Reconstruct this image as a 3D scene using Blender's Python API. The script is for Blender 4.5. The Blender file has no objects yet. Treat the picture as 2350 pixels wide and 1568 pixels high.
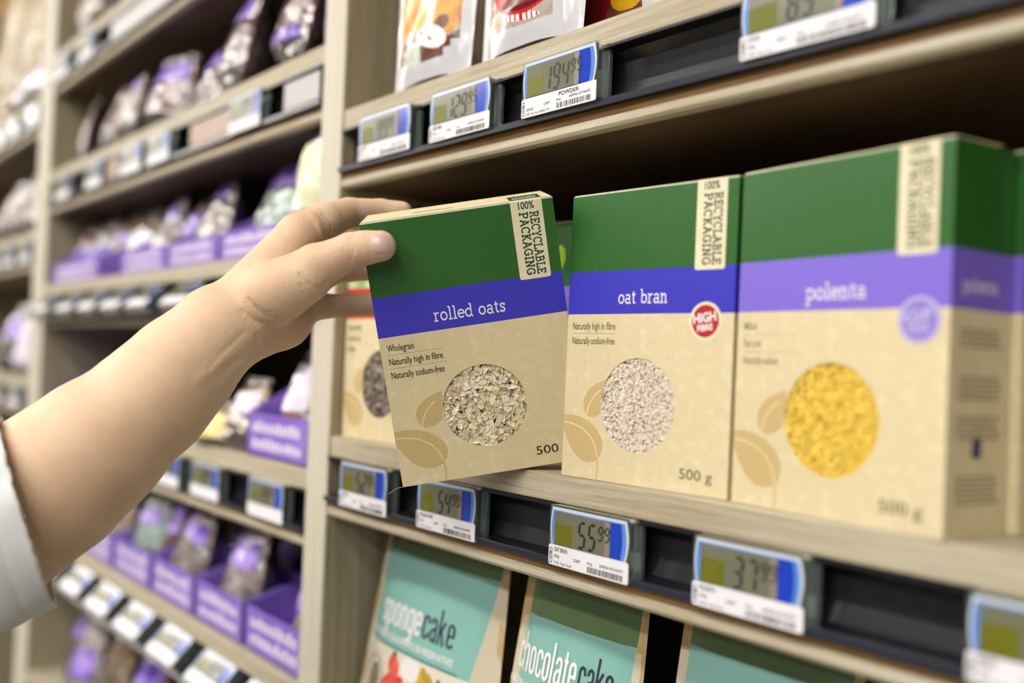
import bpy, bmesh, math, random
import numpy as np
from mathutils import Vector, Matrix, Euler
from mathutils.bvhtree import BVHTree

# ------------------------------------------------------------------ camera, light, exposure
SC = bpy.context.scene
COL = SC.collection
CAM = Vector((0.0, 0.0, 1.35))
cam_data = bpy.data.cameras.new('camera')
cam = bpy.data.objects.new('camera', cam_data)
COL.objects.link(cam)
cam_data.lens = 35.0
cam_data.sensor_width = 36.0
cam_data.clip_start = 0.02
cam.matrix_world = Matrix(((0.6240, -0.0089, 0.7813, CAM.x),
                           (0.7804, -0.0426, -0.6238, CAM.y),
                           (0.0389, 0.9991, -0.0197, CAM.z),
                           (0, 0, 0, 1)))
cam_data.dof.use_dof = True
cam_data.dof.focus_distance = 0.722
cam_data.dof.aperture_fstop = 2.2
SC.camera = cam

world = bpy.data.worlds.new('store_ambience')
SC.world = world
world.use_nodes = True
bg = world.node_tree.nodes['Background']
bg.inputs[0].default_value = (0.93, 0.97, 1.0, 1)
bg.inputs[1].default_value = 0.15

SC.view_settings.view_transform = 'Standard'
SC.view_settings.look = 'None'
SC.view_settings.gamma = 1.0
SC.view_settings.use_curve_mapping = False
SC.view_settings.exposure = 0.27
SC.cycles.max_bounces = 8
SC.cycles.glossy_bounces = 3
SC.cycles.transparent_max_bounces = 16
SC.cycles.caustics_reflective = False
SC.cycles.caustics_refractive = False
SC.cycles.sample_clamp_indirect = 8

# ------------------------------------------------------------------ helpers
def lin(c):
    return tuple(((x / 255) / 12.92 if x / 255 <= 0.04045 else ((x / 255 + 0.055) / 1.055) ** 2.4) for x in c) + (1.0,)

MATS = {}
def mat(name, rgb, rough=0.5, spec=0.5, coat=0.0, metal=0.0, trans=0.0, emit=None, alpha=1.0, sss=0.0, bump=None, var=None, ior=1.45, coat_rough=0.08):
    """plain principled material; bump=(scale, strength); var=(scale, rgb2, amount)"""
    if name in MATS:
        return MATS[name]
    m = bpy.data.materials.new(name)
    m.use_nodes = True
    nt = m.node_tree
    b = nt.nodes['Principled BSDF']
    b.inputs['Base Color'].default_value = lin(rgb)
    b.inputs['Roughness'].default_value = rough
    b.inputs['Specular IOR Level'].default_value = spec
    b.inputs['Coat Weight'].default_value = coat
    b.inputs['Coat Roughness'].default_value = coat_rough
    b.inputs['Metallic'].default_value = metal
    b.inputs['Transmission Weight'].default_value = trans
    b.inputs['IOR'].default_value = ior
    b.inputs['Alpha'].default_value = alpha
    if sss:
        b.inputs['Subsurface Weight'].default_value = sss
        b.inputs['Subsurface Radius'].default_value = (1.0, 0.35, 0.2)
        b.inputs['Subsurface Scale'].default_value = 0.004
    if emit:
        b.inputs['Emission Color'].default_value = lin(emit[0])
        b.inputs['Emission Strength'].default_value = emit[1]
    tc = None
    if bump or var:
        tc = nt.nodes.new('ShaderNodeTexCoord')
    if var:
        n = nt.nodes.new('ShaderNodeTexNoise')
        n.inputs['Scale'].default_value = var[0]
        n.inputs['Detail'].default_value = 5
        r = nt.nodes.new('ShaderNodeValToRGB')
        r.color_ramp.elements[0].position = 0.5 - var[2]
        r.color_ramp.elements[1].position = 0.5 + var[2]
        r.color_ramp.elements[0].color = lin(rgb)
        r.color_ramp.elements[1].color = lin(var[1])
        nt.links.new(tc.outputs['Object'], n.inputs['Vector'])
        nt.links.new(n.outputs['Fac'], r.inputs['Fac'])
        nt.links.new(r.outputs['Color'], b.inputs['Base Color'])
    if bump:
        n = nt.nodes.new('ShaderNodeTexNoise')
        n.inputs['Scale'].default_value = bump[0]
        n.inputs['Detail'].default_value = 6
        bp = nt.nodes.new('ShaderNodeBump')
        bp.inputs['Strength'].default_value = bump[1]
        bp.inputs['Distance'].default_value = 0.002
        nt.links.new(tc.outputs['Object'], n.inputs['Vector'])
        nt.links.new(n.outputs['Fac'], bp.inputs['Height'])
        nt.links.new(bp.outputs['Normal'], b.inputs['Normal'])
    MATS[name] = m
    return m

def wood(name, light, dark, axis='X', contrast=0.5, rough=0.55):
    if name in MATS:
        return MATS[name]
    m = bpy.data.materials.new(name)
    m.use_nodes = True
    nt = m.node_tree
    b = nt.nodes['Principled BSDF']
    b.inputs['Roughness'].default_value = rough
    b.inputs['Specular IOR Level'].default_value = 0.35
    tc = nt.nodes.new('ShaderNodeTexCoord')
    mp = nt.nodes.new('ShaderNodeMapping')
    s = {'X': (6, 240, 240), 'Z': (210, 210, 5)}[axis]
    mp.inputs['Scale'].default_value = s
    n1 = nt.nodes.new('ShaderNodeTexNoise')
    n1.inputs['Scale'].default_value = 1.0
    n1.inputs['Detail'].default_value = 8
    n1.inputs['Roughness'].default_value = 0.65
    n1.inputs['Distortion'].default_value = 0.6
    n2 = nt.nodes.new('ShaderNodeTexNoise')
    n2.inputs['Scale'].default_value = 6.0
    n2.inputs['Detail'].default_value = 4
    mx = nt.nodes.new('ShaderNodeMath'); mx.operation = 'MULTIPLY_ADD'
    mx.inputs[1].default_value = 0.35
    r = nt.nodes.new('ShaderNodeValToRGB')
    r.color_ramp.elements[0].position = 0.68 - contrast * 0.28
    r.color_ramp.elements[1].position = 0.68 + contrast * 0.28
    r.color_ramp.elements[0].color = lin(light)
    r.color_ramp.elements[1].color = lin(dark)
    bp = nt.nodes.new('ShaderNodeBump')
    bp.inputs['Strength'].default_value = 0.2
    bp.inputs['Distance'].default_value = 0.001
    L = nt.links.new
    L(tc.outputs['Object'], mp.inputs['Vector'])
    L(mp.outputs['Vector'], n1.inputs['Vector'])
    L(mp.outputs['Vector'], n2.inputs['Vector'])
    L(n2.outputs['Fac'], mx.inputs[0]); L(n1.outputs['Fac'], mx.inputs[2])
    L(mx.outputs[0], r.inputs['Fac'])
    L(r.outputs['Color'], b.inputs['Base Color'])
    L(mx.outputs[0], bp.inputs['Height'])
    L(bp.outputs['Normal'], b.inputs['Normal'])
    MATS[name] = m
    return m

def kraft(name, base, fleck, light):
    """recycled board: soft mottling plus sparse short fibres"""
    if name in MATS:
        return MATS[name]
    m = bpy.data.materials.new(name)
    m.use_nodes = True
    nt = m.node_tree; L = nt.links.new
    b = nt.nodes['Principled BSDF']
    b.inputs['Roughness'].default_value = 0.6
    b.inputs['Specular IOR Level'].default_value = 0.3
    tc = nt.nodes.new('ShaderNodeTexCoord')
    n1 = nt.nodes.new('ShaderNodeTexNoise'); n1.inputs['Scale'].default_value = 1500; n1.inputs['Detail'].default_value = 3
    n2 = nt.nodes.new('ShaderNodeTexNoise'); n2.inputs['Scale'].default_value = 120; n2.inputs['Detail'].default_value = 6
    v = nt.nodes.new('ShaderNodeTexVoronoi'); v.inputs['Scale'].default_value = 170
    mp = nt.nodes.new('ShaderNodeMapping'); mp.inputs['Scale'].default_value = (1, 1, 0.55); mp.inputs['Rotation'].default_value = (0, 0.6, 0)
    r1 = nt.nodes.new('ShaderNodeValToRGB')
    r1.color_ramp.elements[0].position = 0.25; r1.color_ramp.elements[1].position = 0.6
    r1.color_ramp.elements[0].color = lin(fleck); r1.color_ramp.elements[1].color = lin(base)
    r2 = nt.nodes.new('ShaderNodeValToRGB')
    r2.color_ramp.elements[0].position = 0.035; r2.color_ramp.elements[1].position = 0.075
    r2.color_ramp.elements[0].color = lin((150, 110, 70)); r2.color_ramp.elements[1].color = (1, 1, 1, 1)
    mx = nt.nodes.new('ShaderNodeMixRGB'); mx.blend_type = 'MULTIPLY'; mx.inputs[0].default_value = 0.55
    mx2 = nt.nodes.new('ShaderNodeMixRGB'); mx2.blend_type = 'MIX'; mx2.inputs[2].default_value = lin(light)
    r3 = nt.nodes.new('ShaderNodeValToRGB')
    r3.color_ramp.elements[0].position = 0.5; r3.color_ramp.elements[1].position = 0.75
    L(tc.outputs['Object'], n1.inputs['Vector']); L(tc.outputs['Object'], n2.inputs['Vector'])
    L(tc.outputs['Object'], mp.inputs['Vector']); L(mp.outputs['Vector'], v.inputs['Vector'])
    L(n1.outputs['Fac'], r1.inputs['Fac']); L(v.outputs['Distance'], r2.inputs['Fac'])
    L(n2.outputs['Fac'], r3.inputs['Fac']); L(r3.outputs['Color'], mx2.inputs[0])
    L(r1.outputs['Color'], mx2.inputs[1])
    L(mx2.outputs[0], mx.inputs[1]); L(r2.outputs['Color'], mx.inputs[2])
    L(mx.outputs[0], b.inputs['Base Color'])
    MATS[name] = m
    return m

def tag(o, label=None, cat=None, group=None, kind=None):
    if label: o['label'] = label
    if cat: o['category'] = cat
    if group: o['group'] = group
    if kind: o['kind'] = kind
    return o

def thing(name, label, cat, loc=(0, 0, 0), rot=(0, 0, 0), group=None):
    o = bpy.data.objects.new(name, None)
    o.empty_display_size = 0.02
    COL.objects.link(o)
    o.location = loc
    o.rotation_euler = rot
    return tag(o, label, cat, group)

class MB:
    """collects shapes; build() links them as one mesh object"""
    def __init__(s):
        s.v = []; s.f = []; s.m = []; s.sm = []
    def add(s, verts, faces, mi=0, smooth=False):
        o = len(s.v)
        s.v += [tuple(p) for p in verts]
        s.f += [tuple(i + o for i in f) for f in faces]
        s.m += [mi] * len(faces)
        s.sm += [smooth] * len(faces)
        return s
    def box(s, lo, hi, mi=0, bev=0.0):
        bm = bmesh.new()
        bmesh.ops.create_cube(bm, size=1.0)
        for v in bm.verts:
            v.co = Vector([lo[i] + (v.co[i] + 0.5) * (hi[i] - lo[i]) for i in range(3)])
        if bev > 0:
            bmesh.ops.bevel(bm, geom=list(bm.edges), offset=bev, segments=2, affect='EDGES', profile=0.5)
        bm.verts.index_update()
        s.add([v.co[:] for v in bm.verts], [[v.index for v in f.verts] for f in bm.faces], mi)
        bm.free()
        return s
    def prism(s, prof, x0, x1, mi=0, axis='X', smooth=False):
        """closed 2D profile extruded along an axis; prof = (y,z) for X, (x,z) for Y, (x,y) for Z"""
        n = len(prof)
        mk = {'X': lambda p, t: (t, p[0], p[1]), 'Y': lambda p, t: (p[0], t, p[1]), 'Z': lambda p, t: (p[0], p[1], t)}[axis]
        v = [mk(p, x0) for p in prof] + [mk(p, x1) for p in prof]
        s.add(v, [(i, (i + 1) % n, n + (i + 1) % n, n + i) for i in range(n)], mi, smooth)
        s.add(v, [tuple(range(n)), tuple(range(2 * n - 1, n - 1, -1))], mi)
        return s
    def poly(s, pts, mi=0):
        return s.add(pts, [tuple(range(len(pts)))], mi)
    def build(s, name, mats, parent=None, loc=None):
        me = bpy.data.meshes.new(name)
        me.from_pydata(s.v, [], s.f)
        if not isinstance(mats, (list, tuple)):
            mats = [mats]
        for m in mats:
            me.materials.append(m)
        me.polygons.foreach_set('material_index', s.m)
        me.polygons.foreach_set('use_smooth', s.sm)
        me.update()
        o = bpy.data.objects.new(name, me)
        COL.objects.link(o)
        if parent is not None:
            o.parent = parent
        if loc is not None:
            o.location = loc
        return o

# ------------------------------------------------------------------ lettering
def arc(cx, cy, rx, ry, a0, a1, n=18):
    return [(cx + rx * math.cos(math.radians(a0 + (a1 - a0) * i / n)), cy + ry * math.sin(math.radians(a0 + (a1 - a0) * i / n))) for i in range(n + 1)]

SLAB = {
 'o': (0.98, [arc(.49, .5, .38, .42, 0, 360)]),
 'l': (.54, [[(.27, 1.45), (.27, .08)], [(.05, 1.42), (.27, 1.42)], [(.03, .07), (.51, .07)]]),
 'r': (.76, [[(.25, .93), (.25, .08)], [(.03, .93), (.25, .93)], [(.03, .07), (.52, .07)], [(.25, .6), (.33, .8), (.45, .91), (.58, .93), (.7, .88)]]),
 'e': (.9, [[(.1, .52), (.84, .52)], arc(.47, .5, .38, .42, 0, 318)]),
 'd': (1.05, [arc(.45, .5, .36, .42, 0, 360), [(.8, 1.45), (.8, .08)], [(.58, 1.42), (.8, 1.42)], [(.8, .07), (1.0, .07)]]),
 'a': (.95, [arc(.42, .3, .3, .23, 0, 360), [(.72, .7), (.72, .08)], [(.72, .07), (.92, .07)], [(.14, .78), (.28, .91), (.45, .94), (.6, .9), (.7, .8), (.72, .65)]]),
 't': (.64, [[(.27, 1.25), (.27, .25), (.33, .1), (.45, .07), (.58, .12)], [(.04, .93), (.55, .93)]]),
 's': (.74, [[(.6, .76), (.5, .9), (.35, .94), (.2, .9), (.12, .77), (.17, .62), (.35, .53), (.52, .44), (.62, .3), (.55, .14), (.4, .06), (.22, .08), (.12, .22)], [(.62, .95), (.62, .7)], [(.1, .05), (.1, .3)]]),
 'b': (1.0, [[(.22, 1.42), (.22, .08)], [(.02, 1.42), (.22, 1.42)], arc(.55, .5, .34, .42, 0, 360)]),
 'n': (1.02, [[(.22, .93), (.22, .08)], [(.02, .93), (.22, .93)], [(.02, .07), (.42, .07)], [(.22, .62), (.32, .84), (.48, .93), (.64, .9), (.74, .78), (.76, .6), (.76, .08)], [(.58, .07), (.98, .07)]]),
 'p': (1.0, [[(.22, .93), (.22, -.42)], [(.02, .93), (.22, .93)], [(.02, -.43), (.44, -.43)], arc(.55, .5, .34, .42, 0, 360)]),
 ' ': (.55, []),
 'R': (.9, [[(.2, .0), (.2, 1)], [(0, .06), (.4, .06)], [(0, .94), (.5, .94), (.68, .86), (.72, .73), (.66, .58), (.5, .5), (.2, .5)], [(.45, .5), (.7, .06)], [(.6, .06), (.88, .06)]]),
 'P': (.84, [[(.2, .0), (.2, 1)], [(0, .06), (.42, .06)], [(0, .94), (.5, .94), (.68, .86), (.74, .72), (.66, .54), (.5, .46), (.2, .46)]]),
 'B': (.85, [[(.2, .0), (.2, 1)], [(0, .06), (.5, .06), (.7, .14), (.74, .28), (.66, .44), (.5, .52), (.2, .52)], [(0, .94), (.46, .94), (.62, .86), (.66, .73), (.6, .6), (.46, .52)]]),
 'E': (.8, [[(.2, 0), (.2, 1)], [(0, .06), (.7, .06), (.7, .28)], [(0, .94), (.68, .94), (.68, .72)], [(.2, .5), (.5, .5)], [(.5, .62), (.5, .38)]]),
 'C': (.86, [arc(.46, .5, .38, .44, 45, 315), [(.73, .96), (.73, .68)]]),
 'G': (.92, [arc(.46, .5, .38, .44, 45, 330), [(.5, .46), (.86, .46)], [(.76, .46), (.76, .08)], [(.73, .96), (.73, .7)]]),
 'Y': (.84, [[(.12, .94), (.42, .48)], [(.72, .94), (.42, .48)], [(.42, .48), (.42, .06)], [(.22, .06), (.62, .06)], [(0, .94), (.28, .94)], [(.56, .94), (.84, .94)]]),
 'L': (.76, [[(.2, 0), (.2, 1)], [(0, .94), (.42, .94)], [(0, .06), (.7, .06), (.7, .32)]]),
 'A': (.88, [[(.12, .06), (.42, .96)], [(.42, .96), (.74, .06)], [(.24, .34), (.62, .34)], [(0, .06), (.26, .06)], [(.6, .06), (.88, .06)], [(.22, .94), (.42, .94)]]),
 'K': (.86, [[(.2, 0), (.2, 1)], [(0, .06), (.38, .06)], [(0, .94), (.38, .94)], [(.2, .4), (.66, .94)], [(.36, .56), (.7, .06)], [(.54, .94), (.8, .94)], [(.56, .06), (.86, .06)]]),
 'I': (.44, [[(.2, 0), (.2, 1)], [(0, .06), (.4, .06)], [(0, .94), (.4, .94)]]),
 'N': (.92, [[(.2, .06), (.2, .94)], [(.2, .94), (.72, .06)], [(.72, .0), (.72, .94)], [(0, .94), (.24, .94)], [(0, .06), (.38, .06)], [(.56, .94), (.9, .94)]]),
}
# tall condensed sans used on the cake mix pouches (x-height 1)
def obl(cx, r, y0=.06, y1=.94):
    return [(cx - r, y0 + r * 1.2), (cx - r * .7, y0 + r * .35), (cx, y0), (cx + r * .7, y0 + r * .35), (cx + r, y0 + r * 1.2), (cx + r, y1 - r * 1.2), (cx + r * .7, y1 - r * .35), (cx, y1), (cx - r * .7, y1 - r * .35), (cx - r, y1 - r * 1.2), (cx - r, y0 + r * 1.2)]
_c = obl(.2, .13)
COND = {
 'o': (.40, [_c]),
 'c': (.37, [[(.33, .68)] + _c[5:11][::1] + _c[1:5] + [(.33, .32)]]),
 'e': (.40, [[(.07, .5), (.33, .5)] + _c[5:11] + _c[1:5]]),
 'h': (.40, [[(.07, 0), (.07, 1.4)], [(.07, .8), (.2, .94), (.29, .9), (.33, .78), (.33, 0)]]),
 'n': (.40, [[(.07, 0), (.07, .97)], [(.07, .8), (.2, .94), (.29, .9), (.33, .78), (.33, 0)]]),
 'l': (.15, [[(.07, 0), (.07, 1.4)]]),
 'a': (.40, [[(.07, .72), (.1, .88), (.2, .94), (.3, .88), (.33, .75), (.33, 0)], [(.33, .56), (.15, .5), (.07, .36), (.07, .18), (.15, .06), (.25, .08), (.33, .2)]]),
 't': (.26, [[(.12, 1.25), (.12, .14), (.16, .06), (.24, .05)], [(.01, .93), (.24, .93)]]),
 'k': (.40, [[(.07, 0), (.07, 1.4)], [(.07, .42), (.33, .96)], [(.17, .6), (.34, 0)]]),
 's': (.36, [[(.31, .72), (.28, .88), (.19, .94), (.1, .88), (.07, .75), (.1, .62), (.28, .42), (.31, .28), (.28, .12), (.19, .05), (.09, .1), (.06, .26)]]),
 'p': (.40, [[(.07, .97), (.07, -.35)], _c]),
 'g': (.40, [_c, [(.33, .97), (.33, -.18), (.28, -.3), (.19, -.34), (.08, -.28)]]),
}
def cond_text(s, t=0.11):
    V = []; F = []; x = 0
    for c in s:
        w, st = COND[c]
        v, f = strokes_to_tris([[(px + x, py) for px, py in q] for q in st], t)
        o = len(V); V += v; F += [tuple(i + o for i in q) for q in f]
        x += w + .055
    return V, F, x - .055
def strokes_to_tris(strokes, t):
    """2D thick polylines -> verts, faces"""
    V = []; F = []
    h = t / 2
    for st in strokes:
        n = len(st)
        closed = n > 3 and abs(st[0][0] - st[-1][0]) < 1e-6 and abs(st[0][1] - st[-1][1]) < 1e-6
        L = []; R = []
        for i, p in enumerate(st):
            if closed:
                a = st[(i - 1) % (n - 1)]; c = st[(i + 1) % (n - 1)] if i < n - 1 else st[1]
            else:
                a = st[max(i - 1, 0)]; c = st[min(i + 1, n - 1)]
            d1 = Vector((p[0] - a[0], p[1] - a[1])); d2 = Vector((c[0] - p[0], c[1] - p[1]))
            if d1.length < 1e-9: d1 = d2.copy()
            if d2.length < 1e-9: d2 = d1.copy()
            d1.normalize(); d2.normalize()
            tan = d1 + d2
            if tan.length < 1e-6: tan = d1
            tan.normalize()
            nrm = Vector((-tan.y, tan.x))
            k = 1.0 / max(0.55, nrm.dot(Vector((-d1.y, d1.x))))
            L.append((p[0] + nrm.x * h * k, p[1] + nrm.y * h * k)); R.append((p[0] - nrm.x * h * k, p[1] - nrm.y * h * k))
        o = len(V)
        V += L + R
        for i in range(n - 1):
            F.append((o + n + i, o + n + i + 1, o + i + 1, o + i))
    return V, F

def slab_text(s, t=0.17):
    V = []; F = []; x = 0
    for c in s:
        w, st = SLAB[c]
        v, f = strokes_to_tris([[(px + x, py) for px, py in q] for q in st], t)
        o = len(V); V += v; F += [tuple(i + o for i in q) for q in f]
        x += w + 0.06
    return V, F, x - 0.06

_fc = {}
def font_text(s, bold=0.0):
    """flat mesh of a line in the built-in font, cap height 1; returns verts, faces, width"""
    key = (s, bold)
    if key in _fc: return _fc[key]
    cu = bpy.data.curves.new('tmp', 'FONT')
    cu.body = s
    cu.resolution_u = 3
    cu.offset = bold
    o = bpy.data.objects.new('tmp', cu)
    COL.objects.link(o)
    me = o.to_mesh()
    k = 1 / 0.69
    V = [(v.co.x * k, v.co.y * k) for v in me.vertices]
    F = [tuple(p.vertices) for p in me.polygons]
    o.to_mesh_clear()
    bpy.data.objects.remove(o); bpy.data.curves.remove(cu)
    xs = [v[0] for v in V] or [0]
    x0 = min(xs)
    V = [(v[0] - x0, v[1]) for v in V]
    _fc[key] = (V, F, max(xs) - x0)
    return _fc[key]

def put(mb, VF, x, z, w, h, surf, mi=0, rot=0.0):
    """place 2D glyph mesh on a surface: (x,z)=baseline left, w=total width, h=cap (or x) height"""
    V, F, W = VF
    sx = w / W
    c, s = math.cos(rot), math.sin(rot)
    P = []
    for a, b in V:
        a *= sx; b *= h
        P.append(surf(x + a * c - b * s, z + a * s + b * c))
    mb.add(P, F, mi)

SEG = {'0': 'abcdef', '1': 'bc', '2': 'abged', '3': 'abgcd', '4': 'fgbc', '5': 'afgcd', '6': 'afgedc', '7': 'abc', '8': 'abcdefg', '9': 'abfgcd'}
SEGL = {'a': ((0, 1), (1, 1)), 'b': ((1, 1), (1, .5)), 'c': ((1, .5), (1, 0)), 'd': ((0, 0), (1, 0)), 'e': ((0, 0), (0, .5)), 'f': ((0, .5), (0, 1)), 'g': ((0, .5), (1, .5))}
def digits(mb, s, x, z, w, h, surf, mi=0, t=0.0009):
    for ch in s:
        st = []
        for k in SEG[ch]:
            a, b = [Vector((x + p[0] * w + p[1] * h * .1, z + p[1] * h)) for p in SEGL[k]]
            d = (b - a).normalized() * t * 0.5
            st.append([tuple(a + d), tuple(b - d)])
        v, f = strokes_to_tris(st, t)
        mb.add([surf(*p) for p in v], f, mi)
        x += w + t * 2.2

# ------------------------------------------------------------------ materials
M_POST = wood('limed_oak_upright', (176, 166, 142), (132, 120, 94), 'Z', 0.9)
M_EDGEB = wood('pale_edge_band', (210, 205, 190), (194, 187, 168), 'Z', 0.8)
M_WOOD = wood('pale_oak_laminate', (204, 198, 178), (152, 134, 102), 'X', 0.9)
M_WOODB = wood('shaded_brown_oak_edge', (156, 122, 76), (104, 74, 40), 'X', 0.7)  # brown grain, with the shadow under the rail lip put into the tone
M_UNDER = wood('shade_toned_oak_underside', (96, 74, 52), (62, 46, 32), 'X', 0.7)  # oak darkened in colour to stand for the shade below the boards
M_BACK = wood('shaded_oak_back_panel', (64, 50, 36), (44, 33, 24), 'X', 0.8)  # colour carries the shade deep inside the bays
M_RAIL = mat('black_rail_plastic', (24, 25, 31), 0.28, 0.6, bump=(300, 0.03))
M_RAILLIP = mat('navy_rail_lip', (40, 44, 58), 0.22, 0.6)
M_KRAFT = kraft('recycled_kraft_board', (222, 208, 170), (211, 193, 150), (228, 216, 180))
M_CREAM = kraft('cream_sticker_print', (232, 222, 190), (224, 212, 178), (238, 230, 202))
M_GREEN = mat('green_carton_print', (40, 94, 34), 0.36, 0.5, coat=0.35, coat_rough=0.35, bump=(500, 0.04), var=(300, (44, 100, 38), .3))
M_BLUE = mat('blue_carton_print', (62, 58, 190), 0.36, 0.5, coat=0.2, coat_rough=0.3, bump=(500, 0.04))
M_VIOLET = mat('violet_carton_print', (128, 108, 214), 0.38, 0.5, coat=0.15, coat_rough=0.3)
M_RED = mat('red_carton_print', (196, 56, 40), 0.4)
M_INK = mat('black_print', (30, 28, 24), 0.6, 0.2)
M_INKG = mat('dark_green_print', (28, 74, 44), 0.6, 0.2)
M_WHITEINK = mat('white_print', (240, 238, 240), 0.55, 0.2)
M_TAN = mat('tan_leaf_print', (204, 180, 130), 0.6, 0.25, var=(700, (197, 171, 118), .2))
M_TANL = mat('light_leaf_vein_print', (228, 208, 160), 0.6, 0.25)
M_EDGE = mat('worn_board_edge', (176, 202, 190), 0.5)
M_LOGO = mat('lime_logo_print', (170, 205, 40), 0.5)
M_SKIN = mat('skin', (226, 197, 166), 0.52, 0.4, sss=0.05, bump=(700, 0.3), var=(30, (219, 182, 152), .2))
M_NAIL = mat('fingernail', (216, 180, 174), 0.3, 0.5, coat=0.3)
M_NAILTIP = mat('nail_free_edge', (232, 216, 206), 0.3, 0.5, coat=0.2)
M_CLOTH = mat('white_cotton', (222, 225, 228), 0.85, 0.1, bump=(900, 0.25))
M_CASE = mat('clear_label_case', (226, 244, 240), 0.06, 0.5, trans=0.92)
M_LCD = mat('grey_lcd', (112, 114, 92), 0.2, 0.6, coat=1.0, coat_rough=.05)
M_LCDG = mat('olive_lcd_patch', (106, 108, 14), 0.35, 0.4, coat=1.0, coat_rough=.05)
M_LCDP = mat('pinkish_lcd_edge', (140, 130, 116), 0.3)
M_DIG = mat('lcd_digit', (34, 36, 46), 0.4)
M_LBLUE = mat('blue_label_bezel', (24, 64, 190), 0.14, 0.6, coat=0.6)
M_LBLUEL = mat('light_blue_label_bezel', (92, 140, 226), 0.15, 0.6, coat=0.6)
M_PAPER = mat('white_label_paper', (232, 232, 238), 0.5, 0.3)
M_FRAME = mat('milky_label_rim', (206, 214, 224), 0.2, 0.5, coat=0.4)
M_GREYCARD = mat('grey_rail_card', (176, 172, 174), 0.4)
M_BROWNCARD = mat('tan_rail_card', (176, 150, 134), 0.45)

# ------------------------------------------------------------------ the setting
YF = 0.475      # front plane of the shelving
YB = 0.90       # back of the bays
def struct(name, mb, m):
    o = mb.build(name, m)
    o['kind'] = 'structure'
    return o
struct('floor', MB().box((-12, -7, -0.1), (5, 1.2, 0)), mat('grey_vinyl_floor', (112, 106, 98), 0.4, 0.5, var=(3, (102, 97, 90), .2)))
struct('ceiling', MB().box((-12, -7, 3.3), (5, 1.2, 3.4)), mat('white_ceiling_board', (210, 208, 200), 0.8))
struct('wall_back', MB().box((-12, 1.0, 0), (3, 1.1, 3.3)), mat('yellow_lit_store_wall', (238, 190, 96), 0.8))  # yellow light is put into the wall's colour
struct('wall_far', MB().box((-12.1, -7, 0), (-12, 1.1, 3.3)), mat('cream_store_wall', (220, 212, 196), 0.8))
M_LAMP = mat('lamp_diffuser', (255, 250, 244), 0.6, emit=((255, 250, 242), 25.0))
M_HOUS = mat('white_lamp_housing', (230, 230, 228), 0.5)
for k, (lx, ly) in enumerate([(-4.1, -1.2), (-2.6, -1.2), (-1.1, -1.2), (0.4, -1.2), (-2.6, -2.6), (-1.1, -2.6), (0.4, -2.6), (3.4, -4.3), (3.4, -2.6), (0.4, -4.3), (1.9, -4.3), (1.9, -5.7), (0.4, -5.7), (3.4, -5.7), (1.9, -2.6), (-5.6, -1.2), (-7.1, -1.2), (-8.6, -1.2), (-10.1, -1.2), (-5.6, -2.6), (-7.1, -2.6), (-8.6, -2.6), (-10.1, -2.6)]):  # right-hand and rear lamps are added to brighten the tilted box
    t = thing('ceiling_light', 'long white ceiling light, %s' % ('above the %s' % ['far end of the shelves', 'middle of the purple snack bays', 'hand with the box', 'boxes at the right', 'next aisle, far end', 'next aisle, middle', 'next aisle, near end', 'rear right corner, added for fill', 'right edge of the next aisle, added for fill', 'furthest aisle, near end, added for fill', 'right hand end of the third aisle, added for fill', 'far right corner, added for fill', 'far rear row, right, added for fill', 'far rear row, extreme right, added for fill', 'right hand end of the next aisle, added for fill', 'fifth along the aisle', 'sixth along the aisle', 'seventh along the aisle', 'last along the aisle', 'fifth in the next aisle', 'sixth in the next aisle', 'seventh in the next aisle', 'last in the next aisle'][k]), 'ceiling light', (lx, ly, 3.2), group='ceiling lights over the aisle')
    MB().box((-0.65, -0.16, 0.0), (0.65, 0.16, 0.1), bev=0.005).build('housing', M_HOUS, t)
    MB().box((-0.62, -0.13, -0.012), (0.62, 0.13, -0.001)).build('diffuser', M_LAMP, t)

# uprights
for k, (xa, xb, lab) in enumerate([(-0.918, -0.875, 'pale oak upright panel left of the grain boxes, behind the wrist'),
                                   (-2.085, -2.0, 'pale oak upright panel between the two purple snack bays at far left'),
                                   (-3.26, -3.18, 'pale oak upright panel closing the far left bay'),
                                   (0.30, 0.345, 'pale oak upright panel at the right end of the grain bay')]):
    t = thing('upright_panel', lab, 'shelf upright', (xa, YF, 0), group='upright panels of the shelving')
    MB().box((0, 0.0012, 0.0), (xb - xa, YB - YF, 2.3)).build('side_panel', M_POST, t)
    MB().box((0, -0.002, 0.0), (xb - xa, 0.0010, 2.3), bev=0.0006).build('edge_band', M_EDGEB, t)
for xa, xb, zt, lab in [(-0.874, 0.299, 2.3, 'shade-darkened back panel behind the boxes of the near bay'), (-1.999, -0.919, 2.3, 'shade-darkened back panel of the middle bay with purple snacks'), (-3.179, -2.086, 1.9, 'shade-darkened back panel of the far left bay')]:
    tag(MB().box((xa, YB - 0.012, 0.1), (xb, YB, zt)).build('back_panel', M_BACK), lab, 'back panel', 'back panels of the shelving')

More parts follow.
